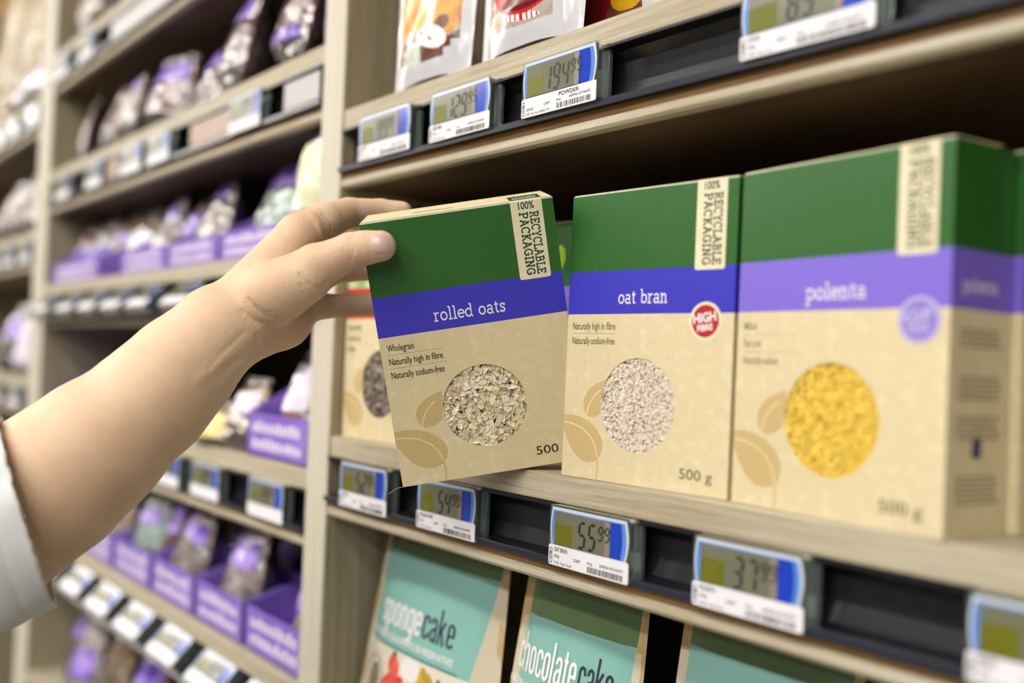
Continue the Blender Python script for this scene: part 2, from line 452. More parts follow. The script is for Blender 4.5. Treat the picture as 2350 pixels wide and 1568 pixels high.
def shelf(x0, x1, ztop, label, tilted=False, group='shelves with price rails', cards=()):
    """ztop = top of the board; front strip 20 mm, rail 42 mm, lower strip 15 mm"""
    t = thing('shelf', label, 'shelf', (0, 0, ztop), group=group)
    x0 += 0.0006; x1 -= 0.0006
    b = MB()
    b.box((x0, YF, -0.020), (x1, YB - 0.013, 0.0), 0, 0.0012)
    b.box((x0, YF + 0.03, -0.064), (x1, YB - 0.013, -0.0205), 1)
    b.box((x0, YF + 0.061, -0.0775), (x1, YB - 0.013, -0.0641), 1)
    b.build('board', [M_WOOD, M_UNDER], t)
    l = MB()
    l.prism([(YF + 0.0012, -0.0622), (YF + 0.0012, -0.0690), (YF + 0.06, -0.0690), (YF + 0.06, -0.0622)], x0, x1, 0)
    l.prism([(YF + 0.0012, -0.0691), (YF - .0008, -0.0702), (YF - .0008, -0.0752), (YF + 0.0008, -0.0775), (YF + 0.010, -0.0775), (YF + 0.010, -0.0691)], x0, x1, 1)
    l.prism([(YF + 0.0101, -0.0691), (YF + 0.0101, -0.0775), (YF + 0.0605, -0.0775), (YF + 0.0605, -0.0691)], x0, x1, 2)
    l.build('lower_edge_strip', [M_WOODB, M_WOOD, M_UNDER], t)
    if not tilted:
        r = MB()
        prof = [(YF - .003, -.0203), (YF - .003, -.0222), (YF + .007, -.0235), (YF + .0125, -.030), (YF + .0135, -.045), (YF + .010, -.056), (YF + .002, -.0585), (YF - .004, -.0585), (YF - .004, -.0620), (YF + .028, -.0620), (YF + .028, -.0203)]
        r.prism(prof, x0, x1, 0)
        r.build('price_rail', [M_RAIL], t)
        r = MB()
        r.box((x0, YF - .0052, -.0628), (x1, YF - .0041, -.0578), 0, 0.0004)
        r.build('rail_lip', M_RAILLIP, t)
    else:
        r = MB()
        prof = [(YF + .0295, -.0205), (YF + .022, -.0205), (YF - .016, -.0600), (YF - .020, -.0640), (YF - .016, -.0665), (YF + .0295, -.0625)]
        r.prism(prof, x0, x1, 0)
        r.build('price_rail', [M_RAIL], t)
    for (ca, cb, m) in cards:
        MB().box((ca, YF + .0, -.054), (cb, YF + .0012, -.0245)).build('rail_card', m, t)
    return t

# near bay
NX0, NX1 = -0.875, 0.30
shelf(NX0, NX1, 1.5915, 'pale oak shelf above the grain boxes with black price rail')
shelf(NX0, NX1, 1.2697, 'pale oak shelf under the grain boxes with black price rail')
shelf(NX0, NX1, 0.955, 'pale oak shelf under the turquoise cake mix bags')
# middle bay
MX0, MX1 = -2.0, -0.918
shelf(MX0, MX1, 1.893, 'topmost pale oak shelf of the purple snack bay, near ceiling', cards=[(-1.66, -1.1, M_GREYCARD)])
shelf(MX0, MX1, 1.668, 'pale oak shelf under the tall clear bags, second from top of purple bay', cards=[(-1.012, -0.93, M_GREYCARD), (-1.29, -1.155, M_BROWNCARD), (-1.66, -1.585, M_BROWNCARD)])
shelf(MX0, MX1, 1.4585, 'pale oak shelf carrying purple trays above the forearm', tilted=True)
shelf(MX0, MX1, 1.2310, 'pale oak shelf left of the wrist with blue framed price labels')
shelf(MX0, MX1, 1.012, 'lowest visible pale oak shelf, under the row of purple trays', tilted=True)
shelf(MX0, MX1, 0.74, 'pale oak shelf below the tilted price labels, bottom left')
# far bay
FX0, FX1 = -3.18, -2.085
shelf(FX0, FX1, 1.835, 'pale oak shelf below the yellow packs, far left bay')
shelf(FX0, FX1, 1.568, 'pale oak shelf in far left bay, second row of labels')
shelf(FX0, FX1, 1.283, 'pale oak shelf in far left bay, third row of labels')
shelf(FX0, FX1, 0.98, 'pale oak shelf in far left bay, below the sleeve')

# ------------------------------------------------------------------ electronic price labels
def label_outline(w, h, r, n=5):
    pts = []
    for cx, cz, a0 in ((w - r, h - r, 0), (r, h - r, 90), (r, r, 180), (w - r, r, 270)):
        for i in range(n + 1):
            a = math.radians(a0 + 90 * i / n)
            pts.append((cx + r * math.cos(a), cz + r * math.sin(a)))
    return pts
def price_label(loc, label, big='', small='', name_line='', size_line='', fine=True, rot=0.0, w=0.083, group='electronic price labels', extra=None):
    h = 0.0425
    t = thing('price_label', label, 'price label', loc, (rot, 0, 0), group)
    S = lambda y: (lambda x, z: (x, y, z))
    # clear case: thin-walled shell around the module, open behind
    c = MB()
    c.prism(label_outline(w, h, .003), -0.0005, 0.0105, 0, 'Y')
    c.build('case', M_CASE, t)
    bz = -0.0009
    fz = MB()
    # milky rim and bezel, bowed sides
    def bow(x0, x1, z0, z1, b0, b1, y, mi, n=8):
        pts = [(x0 - b0 * math.sin(math.pi * i / n), z0 + (z1 - z0) * i / n) for i in range(n + 1)]
        pts2 = [(x1 + b1 * math.sin(math.pi * i / n), z0 + (z1 - z0) * i / n) for i in range(n, -1, -1)]
        fz.add([(p[0], y, p[1]) for p in pts2[::-1] + pts[::-1]], [tuple(range(2 * n + 2))][::1], mi)
    P0 = .0145
    bow(.0030, w - .0035, P0, h - .0012, .0016, .0024, bz, 0)
    fz.build('rim', [M_FRAME], t)
    fb = MB(); fz = fb
    bow(.0042, w - .0052, P0 + .0004, h - .0034, .0014, .0020, bz - .0002, 0)
    bow(.0128 + w * .70 - .012, w - .0085, P0 + .0006, h - .0038, 0, .0016, bz - .0004, 1)
    fb.build('bezel', [M_LBLUEL, M_LBLUE], t)
    lc = MB()
    lx0, lx1 = .0062, w * .775
    lc.poly([(lx0, bz - .0006, P0 + .0006), (lx1, bz - .0006, P0 + .0006), (lx1, bz - .0006, h - .0042), (lx0, bz - .0006, h - .0042)], 0)
    lc.poly([(lx0 + .0008, bz - .0007, P0 + .0008), (lx0 + w * .23, bz - .0007, P0 + .0008), (lx0 + w * .23, bz - .0007, P0 + .0155), (lx0 + .0008, bz - .0007, P0 + .0155)], 1)
    lc.poly([(lx1 - .005, bz - .0007, P0 + .0008), (lx1, bz - .0007, P0 + .0008), (lx1, bz - .0007, h - .0042), (lx1 - .005, bz - .0007, h - .0042)], 2)
    lc.build('lcd_screen', [M_LCD, M_LCDG, M_LCDP], t)
    if big:
        d = MB()
        sf = S(bz - .0009)
        x = lx0 + w * .245 if len(big) > 2 else lx0 + w * .31
        digits(d, big, x, P0 + .0025, .0058, .0170, sf, 0, .0018)
        digits(d, small, x + len(big) * .0096 + .0006, P0 + .0105, .0036, .0090, sf, 0, .0012)
        d.build('price_digits', M_DIG, t)
    pp = MB()
    o = label_outline(w - .001, P0 - .0002, .0018)
    pp.add([(p[0] + .0005, bz - .0003, p[1] + .0004) for p in o], [tuple(range(len(o)))], 0)
    pp.build('paper_strip', M_PAPER, t)
    if fine:
        q = MB(); sf = S(bz - .00045)
        if name_line:
            nx = .006 if size_line != 'R' else .040
            put(q, font_text(name_line, .01), (w * .52 if name_line == 'POWDER' else .0065), .0103, (.0215 if name_line == 'POWDER' else .0017 * len(name_line)), .0030, sf)
        put(q, font_text('200GR' if name_line == 'POWDER' else '500g'), .0065, .0062 if name_line != 'POWDER' else .0050, .0085 if name_line == 'POWDER' else .0055, .0020, sf)
        put(q, font_text('DRP'), .027, .0062, .0065, .0021, sf)
        put(q, font_text('15% Vat Incl HEALTH' if name_line == 'POWDER' else '15% Vat Incl'), .0065, .0016, .0265 if name_line == 'POWDER' else .018, .0019, sf)
        put(q, font_text('P:6'), .041, .0066, .0045, .0020, sf)
        put(q, font_text('6009614734497'), w * .66, .0072, .0220, .0020, sf)
        rnd = random.Random(hash(name_line) % 97 if False else len(label))
        x = .041
        while x < w - .006:
            bw = rnd.choice((.0003, .0005, .0008))
            q.poly([(x, sf(0, 0)[1], .0015), (x + bw, sf(0, 0)[1], .0015), (x + bw, sf(0, 0)[1], .0056), (x, sf(0, 0)[1], .0056)], 0)
            x += bw + rnd.choice((.0004, .0006, .0009))
        # boxed arrow
        for a, b, c2, d2 in ((.0016, .0018, .0046, .0023), (.0016, .0118, .0046, .0123), (.0016, .0018, .0020, .0123), (.0042, .0018, .0046, .0123), (.0028, .004, .0034, .009)):
            q.poly([(a, sf(0, 0)[1], b), (c2, sf(0, 0)[1], b), (c2, sf(0, 0)[1], d2), (a, sf(0, 0)[1], d2)])
        q.add([(.0022, sf(0, 0)[1], .0085), (.0040, sf(0, 0)[1], .0085), (.0031, sf(0, 0)[1], .0108)], [(0, 1, 2)])
        q.build('label_print', M_INK, t)
    cl = MB()
    cl.box((w - .0015, .006, .002), (w + .004, .0095, h - .002), 0, .0004)
    cl.build('clip', M_CASE, t)
    return t

YL = YF - .0065
ZB = 1.2697 - .0625
price_label((-.8400, YL, ZB), 'price label clipped left of the rolled oats box, just below the seed box', '52', '99', 'LINSEED', w=.086)
price_label((-.7060, YL, ZB), 'price label reading 54.99 directly below the tilted rolled oats box', '54', '99', 'ROLLED OATS', w=.084)
price_label((-.5350, YL, ZB), 'price label reading 55.99 with OAT BRAN on its paper strip', '55', '99', 'OAT BRAN', w=.080)
price_label((-.4020, YL, ZB), 'blurred price label below the polenta box, second from right edge', '37', '99', 'POLENTA', w=.080)
price_label((-.2330, YL, ZB), 'large blurred price label cut by the lower right corner', '49', '99', 'MAIZE', w=.083)
ZA = 1.5915 - .0590
price_label((-.8310, YL, ZA), 'leftmost price label on the upper black rail beside the upright', '99', '95', 'HEALTH', w=.091)
price_label((-.7105, YL, ZA), 'middle one of three price labels on the upper black rail', '129', '95', 'SEED MIX', w=.086)
price_label((-.5855, YL, ZA), 'sharp price label reading 194.95 with POWDER on the paper strip', '194', '95', 'POWDER', w=.083)
price_label((-.3800, YL, ZA), 'big blurred price label at the top edge right of the POWDER one', '89', '95', 'COCOA', w=.090)

# far labels: (x, z, tilt)
M_CLOSE = 'price labels on the purple snack bay'
far = [(-1.145, 1.606, 0, 'bright glinting price label on the upper rail of the purple snack bay'),
       (-1.435, 1.606, 0, 'cream looking price label, right one of the pair on the upper rail'),
       (-1.552, 1.606, 0, 'cream looking price label, left one of the pair on the upper rail'),
       (-1.740, 1.606, 0, 'price label beside the tan card on the upper left rail'),
       (-1.925, 1.606, 0, 'price label at the far left end of the rail under tall clear bags'),
       (-1.820, 1.832, 0, 'price label on the topmost rail beside a dark gap'),
       (-1.975, 1.832, 0, 'price label at the left end of the topmost rail'),
       (-1.215, 1.1695, 0, 'middle one of three price labels right of the forearm'),
       (-1.345, 1.1695, 0, 'price label touching the forearm outline, left of two others'),
       (-1.045, 1.1695, 0, 'rightmost price label next to the upright, right of the forearm')]
for x, z, r, lab in far:
    price_label((x, YL, z), lab, '39', '99', fine=False, group=M_CLOSE, w=.088)
TL = [('leftmost', -1.985), ('second from left', -1.83), ('third from left', -1.70), ('fourth from left', -1.575), ('fifth from left', -1.455), ('brightest, touching the arm,', -1.31), ('hidden behind the wrist,', -1.13)]
for w_, x in TL:
    price_label((x, YF - .0250, 1.4585 - .0530), '%s tilted price label on the rail above the arm' % w_.rstrip(','), '29', '99', fine=False, rot=-0.76, group=M_CLOSE, w=.088)
TL5 = [('first', -1.86), ('second', -1.715), ('third', -1.575), ('fourth', -1.437), ('fifth', -1.300), ('sixth', -1.165), ('seventh', -1.035)]
for w_, x in TL5:
    price_label((x, YF - .0250, 1.012 - .0530), '%s from the left of the tilted price labels on the lowest rail' % w_, '45', '99', fine=False, rot=-0.76, group=M_CLOSE, w=.092)
for k, (x, z) in enumerate([(-2.18, 1.835), (-2.34, 1.835), (-2.48, 1.835), (-2.19, 1.568), (-2.33, 1.568), (-2.46, 1.568), (-2.22, 1.283), (-2.38, 1.283), (-2.21, .98), (-2.36, .98)]):
    price_label((x, YL, z - .061), '%s blurred price label on the %s rail of the far left bay' % (['rightmost', 'second', 'third', 'rightmost', 'second', 'third', 'rightmost', 'second', 'rightmost', 'second'][k], ['top', 'top', 'top', 'second', 'second', 'second', 'third', 'third', 'lowest', 'lowest'][k]), fine=False, group='price labels on the far left bay', w=.088)

# ------------------------------------------------------------------ grain boxes
BW, BH, BD = .141, .200, .052
def grain_box(loc, rot, label, name, band, s=1.0, circ=(70.5, 53.3, 31.5), lines=(), badge=None, grain='flakes', gcol=None, ink=None, front_top=None, seed=1, side_text=False, mark=False, plain=False):
    t = thing('grain_box', label, 'food box', loc, rot, 'kraft grain boxes')
    t.scale = (s, s, s)
    mm = .001
    mats = [M_KRAFT, front_top or M_GREEN, band, M_CREAM, M_TAN, M_TANL, M_EDGE, mat('box_inside', (150, 122, 84), .8)]
    b = MB()
    z1, z2 = .1151, .1452
    # front with a round window (n-gon split in two around the circle)
    cx, cz, cr = circ[0] * mm, circ[1] * mm, circ[2] * mm
    N = 72
    ring = [(cx + cr * math.cos(2 * math.pi * i / N), 0, cz + cr * math.sin(2 * math.pi * i / N)) for i in range(N)]
    def edgept(a):
        dx, dz = math.cos(a), math.sin(a)
        ts = []
        if dx > 1e-9: ts.append((BW - cx) / dx)
        if dx < -1e-9: ts.append(-cx / dx)
        if dz > 1e-9: ts.append((z1 - cz) / dz)
        if dz < -1e-9: ts.append(-cz / dz)
        k = min(ts)
        return (cx + dx * k, 0, cz + dz * k)
    outer = [edgept(2 * math.pi * i / N) for i in range(N)]
    for i in range(N):
        j = (i + 1) % N
        if plain: break
        quad = [outer[i], outer[j]]
        for c in ((0, 0, 0), (BW, 0, 0), (BW, 0, z1), (0, 0, z1)):
            a = math.atan2(c[2] - cz, c[0] - cx) % (2 * math.pi)
            a0, a1 = 2 * math.pi * i / N, 2 * math.pi * (i + 1) / N
            if a0 < a < a1:
                quad = [outer[i], c, outer[j]]
        b.add([ring[i]] + quad + [ring[j]], [tuple(range(len(quad) + 2))], 0)
        b.add([ring[i], ring[j], (ring[j][0], .0007, ring[j][2]), (ring[i][0], .0007, ring[i][2])], [(0, 1, 2, 3)], 3)
    if plain:
        b.poly([(0, 0, 0), (BW, 0, 0), (BW, 0, z1), (0, 0, z1)], 0)
    e = .0006
    b.poly([(0, 0, z1), (BW, 0, z1), (BW, 0, z2), (0, 0, z2)], 2)
    b.poly([(0, 0, z2), (BW, 0, z2), (BW, 0, BH - e), (0, 0, BH - e)], 1)
    b.poly([(0, 0, BH - e), (BW, 0, BH - e), (BW, e, BH), (0, e, BH)], 6)
    # sides, slightly bulged board
    for x, sg in ((BW, 1), (0, -1)):
        for za, zb_, mi in ((0, z1, 0), (z1, z2, 2), (z2, BH, 1)):
            q = [(x, 0, za), (x, BD, za), (x, BD, zb_), (x, 0, zb_)]
            b.poly(q if sg > 0 else q[::-1], mi)
    for za, zb_, mi in ((0, z1, 0), (z1, z2, 2), (z2, BH, 1)):
        b.poly([(BW, BD, za), (0, BD, za), (0, BD, zb_), (BW, BD, zb_)], mi)
    b.poly([(0, 0, 0), (0, BD, 0), (BW, BD, 0), (BW, 0, 0)], 0)
    # top flaps: lower flap plus the glued outer flap that ends short of the back
    b.poly([(0, 0 + e, BH), (BW, e, BH), (BW, BD, BH), (0, BD, BH)], 0)
    lift = .0022
    b.add([(.0008, .0006, BH + .0001), (BW - .0008, .0006, BH + .0001), (BW - .0035, BD - .004, BH + .0007 + lift), (.0035, BD - .004, BH + .0007 + lift),
           (.0008, .0006, BH + .0007), (BW - .0008, .0006, BH + .0007), (BW - .0035, BD - .004, BH + .0013 + lift), (.0035, BD - .004, BH + .0013 + lift)],
          [(3, 2, 1, 0), (4, 5, 6, 7), (0, 1, 5, 4), (1, 2, 6, 5), (2, 3, 7, 6), (3, 0, 4, 7)], 0)
    # inner tray wall
    b.build('carton', mats, t)
    F = lambda off: (lambda x, z: (x * mm, -off * mm, z * mm))
    # leaf print
    lf = MB()
    if not plain:
        def leaf(pts, vein, vw):
            fan = [F(.05)(*p) for p in pts]
            lf.add(fan, [tuple(range(len(fan)))], 0)
            for i in range(len(vein) - 1):
                v, f = strokes_to_tris([vein], vw)
            lf.add([F(.09)(*p) for p in v], f, 1)
        A = [(37.8, 49), (36, 46.2), (31, 43.6), (24.6, 43), (21, 44.6), (18.9, 48.5), (18.2, 54), (19.8, 58.6), (24, 63), (30, 66.6), (39.6, 69.4), (40.2, 64), (39.3, 57)]
        leaf([(x if x < 36 else min(x, circ[0] - math.sqrt(max(0, circ[2] ** 2 - (z - circ[1]) ** 2)) - .4), z) for x, z in A][::-1], [(22.2, 44.6), (22.8, 49), (25.2, 54), (29, 58.5), (34, 62.5)], 1.1)
        Bp = [(.05, 43.4), (8, 43.8), (17, 42.6), (25, 39.8), (32, 35), (36.5, 29.5), (38.2, 24), (36.6, 17.5), (34.4, 15.2), (31, 12.8), (26, 11.4), (19, 12.0), (11, 17), (4.6, 25), (.05, 33)]
        leaf(Bp, [(.6, 38.3), (9, 37.4), (18, 35), (26, 30), (31, 23.5), (33.5, 15.4)], 1.1)
        v, f = strokes_to_tris([[(33.5, 15.4), (34.2, 8), (33.2, .3)]], 1.3)
        lf.add([F(.05)(*p) for p in v], f, 0)
        lf.build('leaf_print', [M_TAN, M_TANL], t)
    # sticker wrapping over the top edge
    sk = MB()
    o = [(109.6, 200), (109.6, 144.6), (110.0, 143.2), (111.4, 142.7), (131.2, 142.7), (132.4, 143.3), (132.7, 144.6), (132.7, 200)]
    sk.add([F(.10)(*p) for p in o], [tuple(range(len(o)))], 0)
    sk.add([(.1096, -.0001, .2), (.1327, -.0001, .2), (.1327, .0010, .2009), (.1096, .0010, .2009)], [(0, 1, 2, 3)], 0)
    sk.add([(.1096, .001, .2011), (.1327, .001, .2011), (.1327, .040, .2029), (.1096, .040, .2029)], [(0, 1, 2, 3)], 2)
    st = sk.build('recycling_sticker', [M_CREAM, M_INKG, M_GREEN], t)
    lt = MB()
    put(lt, font_text('100%', .02), 115.2, 193.9, 11.6, 5.2, F(.14), 0)
    V, Fc, W = slab_text('RECYCLABLE', .17)
    put(lt, (V, Fc, W), 123.0, 191.6, 46.0, 6.4, F(.14), 0, -math.pi / 2)
    V, Fc, W = slab_text('PACKAGING', .17)
    put(lt, (V, Fc, W), 115.2, 191.6, 46.2, 6.4, F(.14), 0, -math.pi / 2)
    # white words on the green flap patch, upside down from the front
    TS = lambda x, y: (x * mm, y * mm, .2012 + y * mm * .046)
    V, Fc, W = font_text('ABOUT', .03)
    lt.add([TS(130.5 - a * 19 / W, 16 - c * 6) for a, c in V], Fc, 1)
    V, Fc, W = font_text('PACKAGING', .02)
    lt.add([TS(129.5 - a * 17 / W, 6.5 - c * 3) for a, c in V], Fc, 1)
    lt.build('sticker_lettering', [M_INKG, M_WHITEINK], st)
    if not plain:
        sc = MB()
        V, Fc, W = font_text('Wholefoods')
        TS = lambda x, y: (x * mm, y * mm, .2010 + y * mm * .046)
        sc.add([TS(38 + (a + c * .3) * 30 / W, 14 + c * 6) for a, c in V], Fc, 0)
        sc.build('flap_script', M_INK, t)
    if name:
        nm = MB()
        V, Fc, W = slab_text(name, .165)
        put(nm, (V, Fc, W), *front_title[name], F(.12), 0)
        nm.build('title_lettering', M_WHITEINK, t)
    if lines:
        ln = MB()
        for i, (txt, wdt) in enumerate(lines):
            z = 104.3 - 10.25 * i
            put(ln, font_text(txt, .008), 5.2, z, wdt, 5.0, F(.12), 0)
            if i < len(lines) - 1:
                n = 62
                for k in range(n):
                    x = 5.4 + 42.0 * k / n
                    y0 = z - 2.9
                    ln.poly([F(.12)(x, y0), F(.12)(x + .42, y0), F(.12)(x + .42, y0 + .28), F(.12)(x, y0 + .28)], 1)
        ln.build('claims_lettering', [ink or M_INK, mat('violet_dot_print', (110, 90, 140), .6)], t)
    if not plain:
        wt = MB()
        put(wt, font_text('500 g'), 104.0, 9.0, 25.5, 6.6, F(.12), 0)
        wt.build('weight_lettering', M_INK if ink is None else mat('soft_black_print', (78, 70, 50), .6), t)
    if badge:
        bc, halo, txt, bx, bz_, br = badge
        bg_ = MB()
        for R_, mi, off in ((br * 1.2, 0, .14), (br, 1, .18)):
            ring_ = [F(off)(bx + R_ * math.cos(2 * math.pi * i / 48), bz_ + R_ * math.sin(2 * math.pi * i / 48)) for i in range(48)]
            bg_.add(ring_, [tuple(range(48))], mi)
        bo = bg_.build('round_badge', [halo, bc], t)
        bt = MB()
        put(bt, font_text(txt[0], .03), bx - br * .86, bz_ - br * .16, br * 1.68, br * .56, F(.22), 0, .13)
        put(bt, font_text(txt[1], .03), bx - br * .56, bz_ - br * .66, br * 1.15, br * .38, F(.22), 0, .13)
        bt.build('badge_lettering', M_WHITEINK if bc is not M_LILAC else M_LILACL, bo)
    if side_text:
        sx = MB()
        rnd = random.Random(5)
        SF = lambda y, z: (BW + .0001, y * mm, z * mm)
        V, Fc, W = slab_text('polenta', .17)
        sx.add([SF(10 + a * 30 / W, 124 + c * 5) for a, c in V], Fc, 1)
        for z0, n in ((104, 4), (80, 5), (60, 5), (30, 6)):
            for k in range(n):
                x = 9
                z = z0 - k * 2.6
                while x < 43:
                    wd = rnd.uniform(1.5, 5)
                    sx.add([SF(x, z), SF(x + wd, z), SF(x + wd, z + 1.1), SF(x, z + 1.1)], [(0, 1, 2, 3)], 0)
                    x += wd + 1
        sx.add([SF(22, 40), SF(30, 40), SF(30, 50), SF(22, 50)], [(0, 1, 2, 3)], 2)
        sx.build('side_print', [mat('brown_small_print', (112, 98, 66), .6), M_WHITEINK, mat('blue_square_print', (60, 72, 100), .5)], t)
    if mark:
        mk = MB()
        L_ = [(14, 178), (20, 181.5), (25, 177), (26, 168), (22, 160), (17, 166)]
        mk.add([F(.12)(*p) for p in L_[::-1]], [tuple(range(6))], 0)
        V, Fc, W = font_text('G', .0)
        put(mk, (V, Fc, W), 13, 143.5, 7.5, 10, F(.12), 1)
        put(mk, font_text('d'), 22, 129, 6, 9, F(.12), 1)
        mk.build('logo_print', [M_LOGO, mat('pale_green_script', (150, 180, 140), .5)], t)
    # contents behind the window
    if not plain:
        g = MB()
        rnd = random.Random(seed)
        disc = [(cx + (cr + .004) * math.cos(2 * math.pi * i / 32), .0065 if grain == 'flakes' else .0030, cz + (cr + .004) * math.sin(2 * math.pi * i / 32)) for i in range(32)]
        g.add(disc, [tuple(range(32))], len(gcol))
        if grain == 'flakes':
            count, rmin, rmax, el = 1350, .0030, .0046, .60
        elif grain == 'bran':
            count, rmin, rmax, el = 5200, .0005, .0012, .8
        elif grain == 'seed':
            count, rmin, rmax, el = 1300, .0012, .0024, .55
        else:
            count, rmin, rmax, el = 3400, .0006, .0013, .9
        for k in range(count):
            rr = (cr + .002) * math.sqrt(rnd.random()); th = rnd.random() * 2 * math.pi
            px, pz = cx + rr * math.cos(th), cz + rr * math.sin(th)
            R = rnd.uniform(rmin, rmax)
            if grain == 'flakes' and rnd.random() < .55: R = rnd.uniform(.0007, .0024)
            depth = .0002 + rnd.random() ** 1.1 * (.0030 if grain == 'flakes' else .0012)
            tl = .52 if grain == 'flakes' else .4
            E_ = Euler((rnd.gauss(0, tl), rnd.gauss(0, 3), rnd.gauss(0, tl))).to_matrix()
            n = 12 if grain == 'flakes' else 7
            elg = el * rnd.uniform(.8, 1.15)
            jit = [rnd.uniform(.88, 1.08) for _ in range(n)]
            th_ = R * .03
            cup = rnd.uniform(-.05, .14) * R
            top = []; cen = Vector((0, -th_, 0))
            for i in range(n):
                a = 2 * math.pi * i / n
                top.append(Vector((R * jit[i] * math.cos(a), 0, R * elg * jit[i] * math.sin(a))))
            pv = [cen + Vector((0, cup, 0))] + top + [Vector((v.x * .93, th_ * 1.6, v.z * .93)) for v in top]
            # split groove
            P3 = []
            for v in pv:
                w3 = E_ @ v + Vector((px, depth + R * .25, pz))
                w3.y = max(w3.y, .0003)
                P3.append(w3[:])
            fs = [(0, 1 + (i + 1) % n, 1 + i) for i in range(n)] + [(1 + i, 1 + (i + 1) % n, 1 + n + (i + 1) % n, 1 + n + i) for i in range(n)]
            g.add(P3, [f[::-1] for f in fs], rnd.randrange(len(gcol)), False)
        o = g.build({'flakes': 'oat_flakes', 'bran': 'oat_bran', 'seed': 'seeds', 'meal': 'polenta_meal'}[grain], list(gcol) + [mat('dark_between_' + grain, {'flakes': (170, 138, 92), 'bran': (226, 212, 194), 'seed': (62, 50, 44), 'meal': (236, 200, 80)}[grain], .8)], t)
        o['kind'] = 'stuff'
    return t

M_LILAC = mat('lilac_badge_print', (140, 122, 206), .5)
M_LILACL = mat('pale_lilac_print', (186, 178, 220), .5)
front_title = {'rolled oats': (42.6, 121.6, 53.4, 6.8), 'oat bran': (46.4, 122.0, 42.4, 6.6), 'polenta': (51.0, 121.0, 40.5, 6.6)}
OAT = [mat('oat_%d' % i, c, .7, .25, bump=(1400, .22), var=(900, tuple(min(255, int(q * .9)) for q in c), .2)) for i, c in enumerate([(253, 243, 212), (251, 239, 204), (254, 250, 230), (249, 232, 190), (240, 214, 164), (253, 245, 218), (255, 252, 242)])]
BRAN = [mat('bran_%d' % i, c, .8, .2) for i, c in enumerate([(242, 232, 220), (238, 226, 210), (234, 214, 188), (245, 238, 230), (222, 196, 162), (238, 228, 214), (242, 234, 224)])]
SEEDM = [mat('seed_%d' % i, c, .5, .4) for i, c in enumerate([(176, 162, 150), (116, 96, 82), (206, 198, 188), (84, 66, 54), (160, 142, 126)])]
MEAL = [mat('meal_%d' % i, c, .7, .25) for i, c in enumerate([(246, 214, 92), (242, 206, 80), (246, 220, 112), (243, 210, 88)])]
LN = [('Wholegrain', 19.8), ('Naturally high in fibre', 39.8), ('Naturally sodium-free', 39.6)]
grain_box((-.6228, .3997, 1.2539), (.1938, -.1888, .9433), 'tilted kraft, green and blue rolled oats box held by the hand', 'rolled oats', M_BLUE, .975, lines=LN, grain='flakes', gcol=OAT, seed=4)
grain_box((-.5346, .4768, 1.2700), (-.010, 0, .0786), 'kraft, green and blue oat bran box with red HIGH FIBRE badge', 'oat bran', M_BLUE, 1.0, circ=(66.2, 53.4, 31.8), lines=LN[1:],
          badge=(M_RED_B := mat('red_badge_print', (178, 40, 36), .45), M_CREAM, ('HIGH', 'FIBRE'), 119.7, 110.0, 10.3), grain='bran', gcol=BRAN, seed=8, ink=mat('brown_claims_print', (104, 82, 50), .6))
grain_box((-.3893, .4862, 1.2700), (-.008, 0, -.0905), 'polenta box with yellow meal window and lilac band, largest at right', 'polenta', M_VIOLET, 1.0, circ=(70.6, 54.2, 31.8), lines=[('Milled', 10), ('Fast cook', 14), ('Naturally sodium', 27)],
          badge=(M_LILAC, M_LILACL, ('GF', 'FREE'), 124.0, 108.8, 10.3), grain='meal', gcol=MEAL, seed=9, side_text=True, ink=mat('faint_tan_claims_print', (150, 130, 90), .6))
grain_box((-.8725, .4860, 1.2700), (0, 0, .02), 'seed box with red band half hidden behind rolled oats box, beside upright', None, M_RED, 1.0, circ=(66, 53.4, 31.8), lines=[('High in fibre', 24), ('Source of iron', 22), ('Omega', 13)], grain='seed', gcol=SEEDM, seed=3,
          front_top=mat('light_green_leafy_print', (120, 170, 96), .5, var=(60, (206, 218, 170), .12)))
grain_box((-.6600, .5600, 1.2700), (0, 0, .04), 'dark green box with lime leaf logo seen between rolled oats and oat bran', None, M_VIOLET, 1.0, mark=True, plain=True)
grain_box((-.3790, .5420, 1.2700), (0, 0, -.09), 'box standing behind the polenta box, only its right edge shows', None, M_VIOLET, 1.0, plain=True, side_text=True)

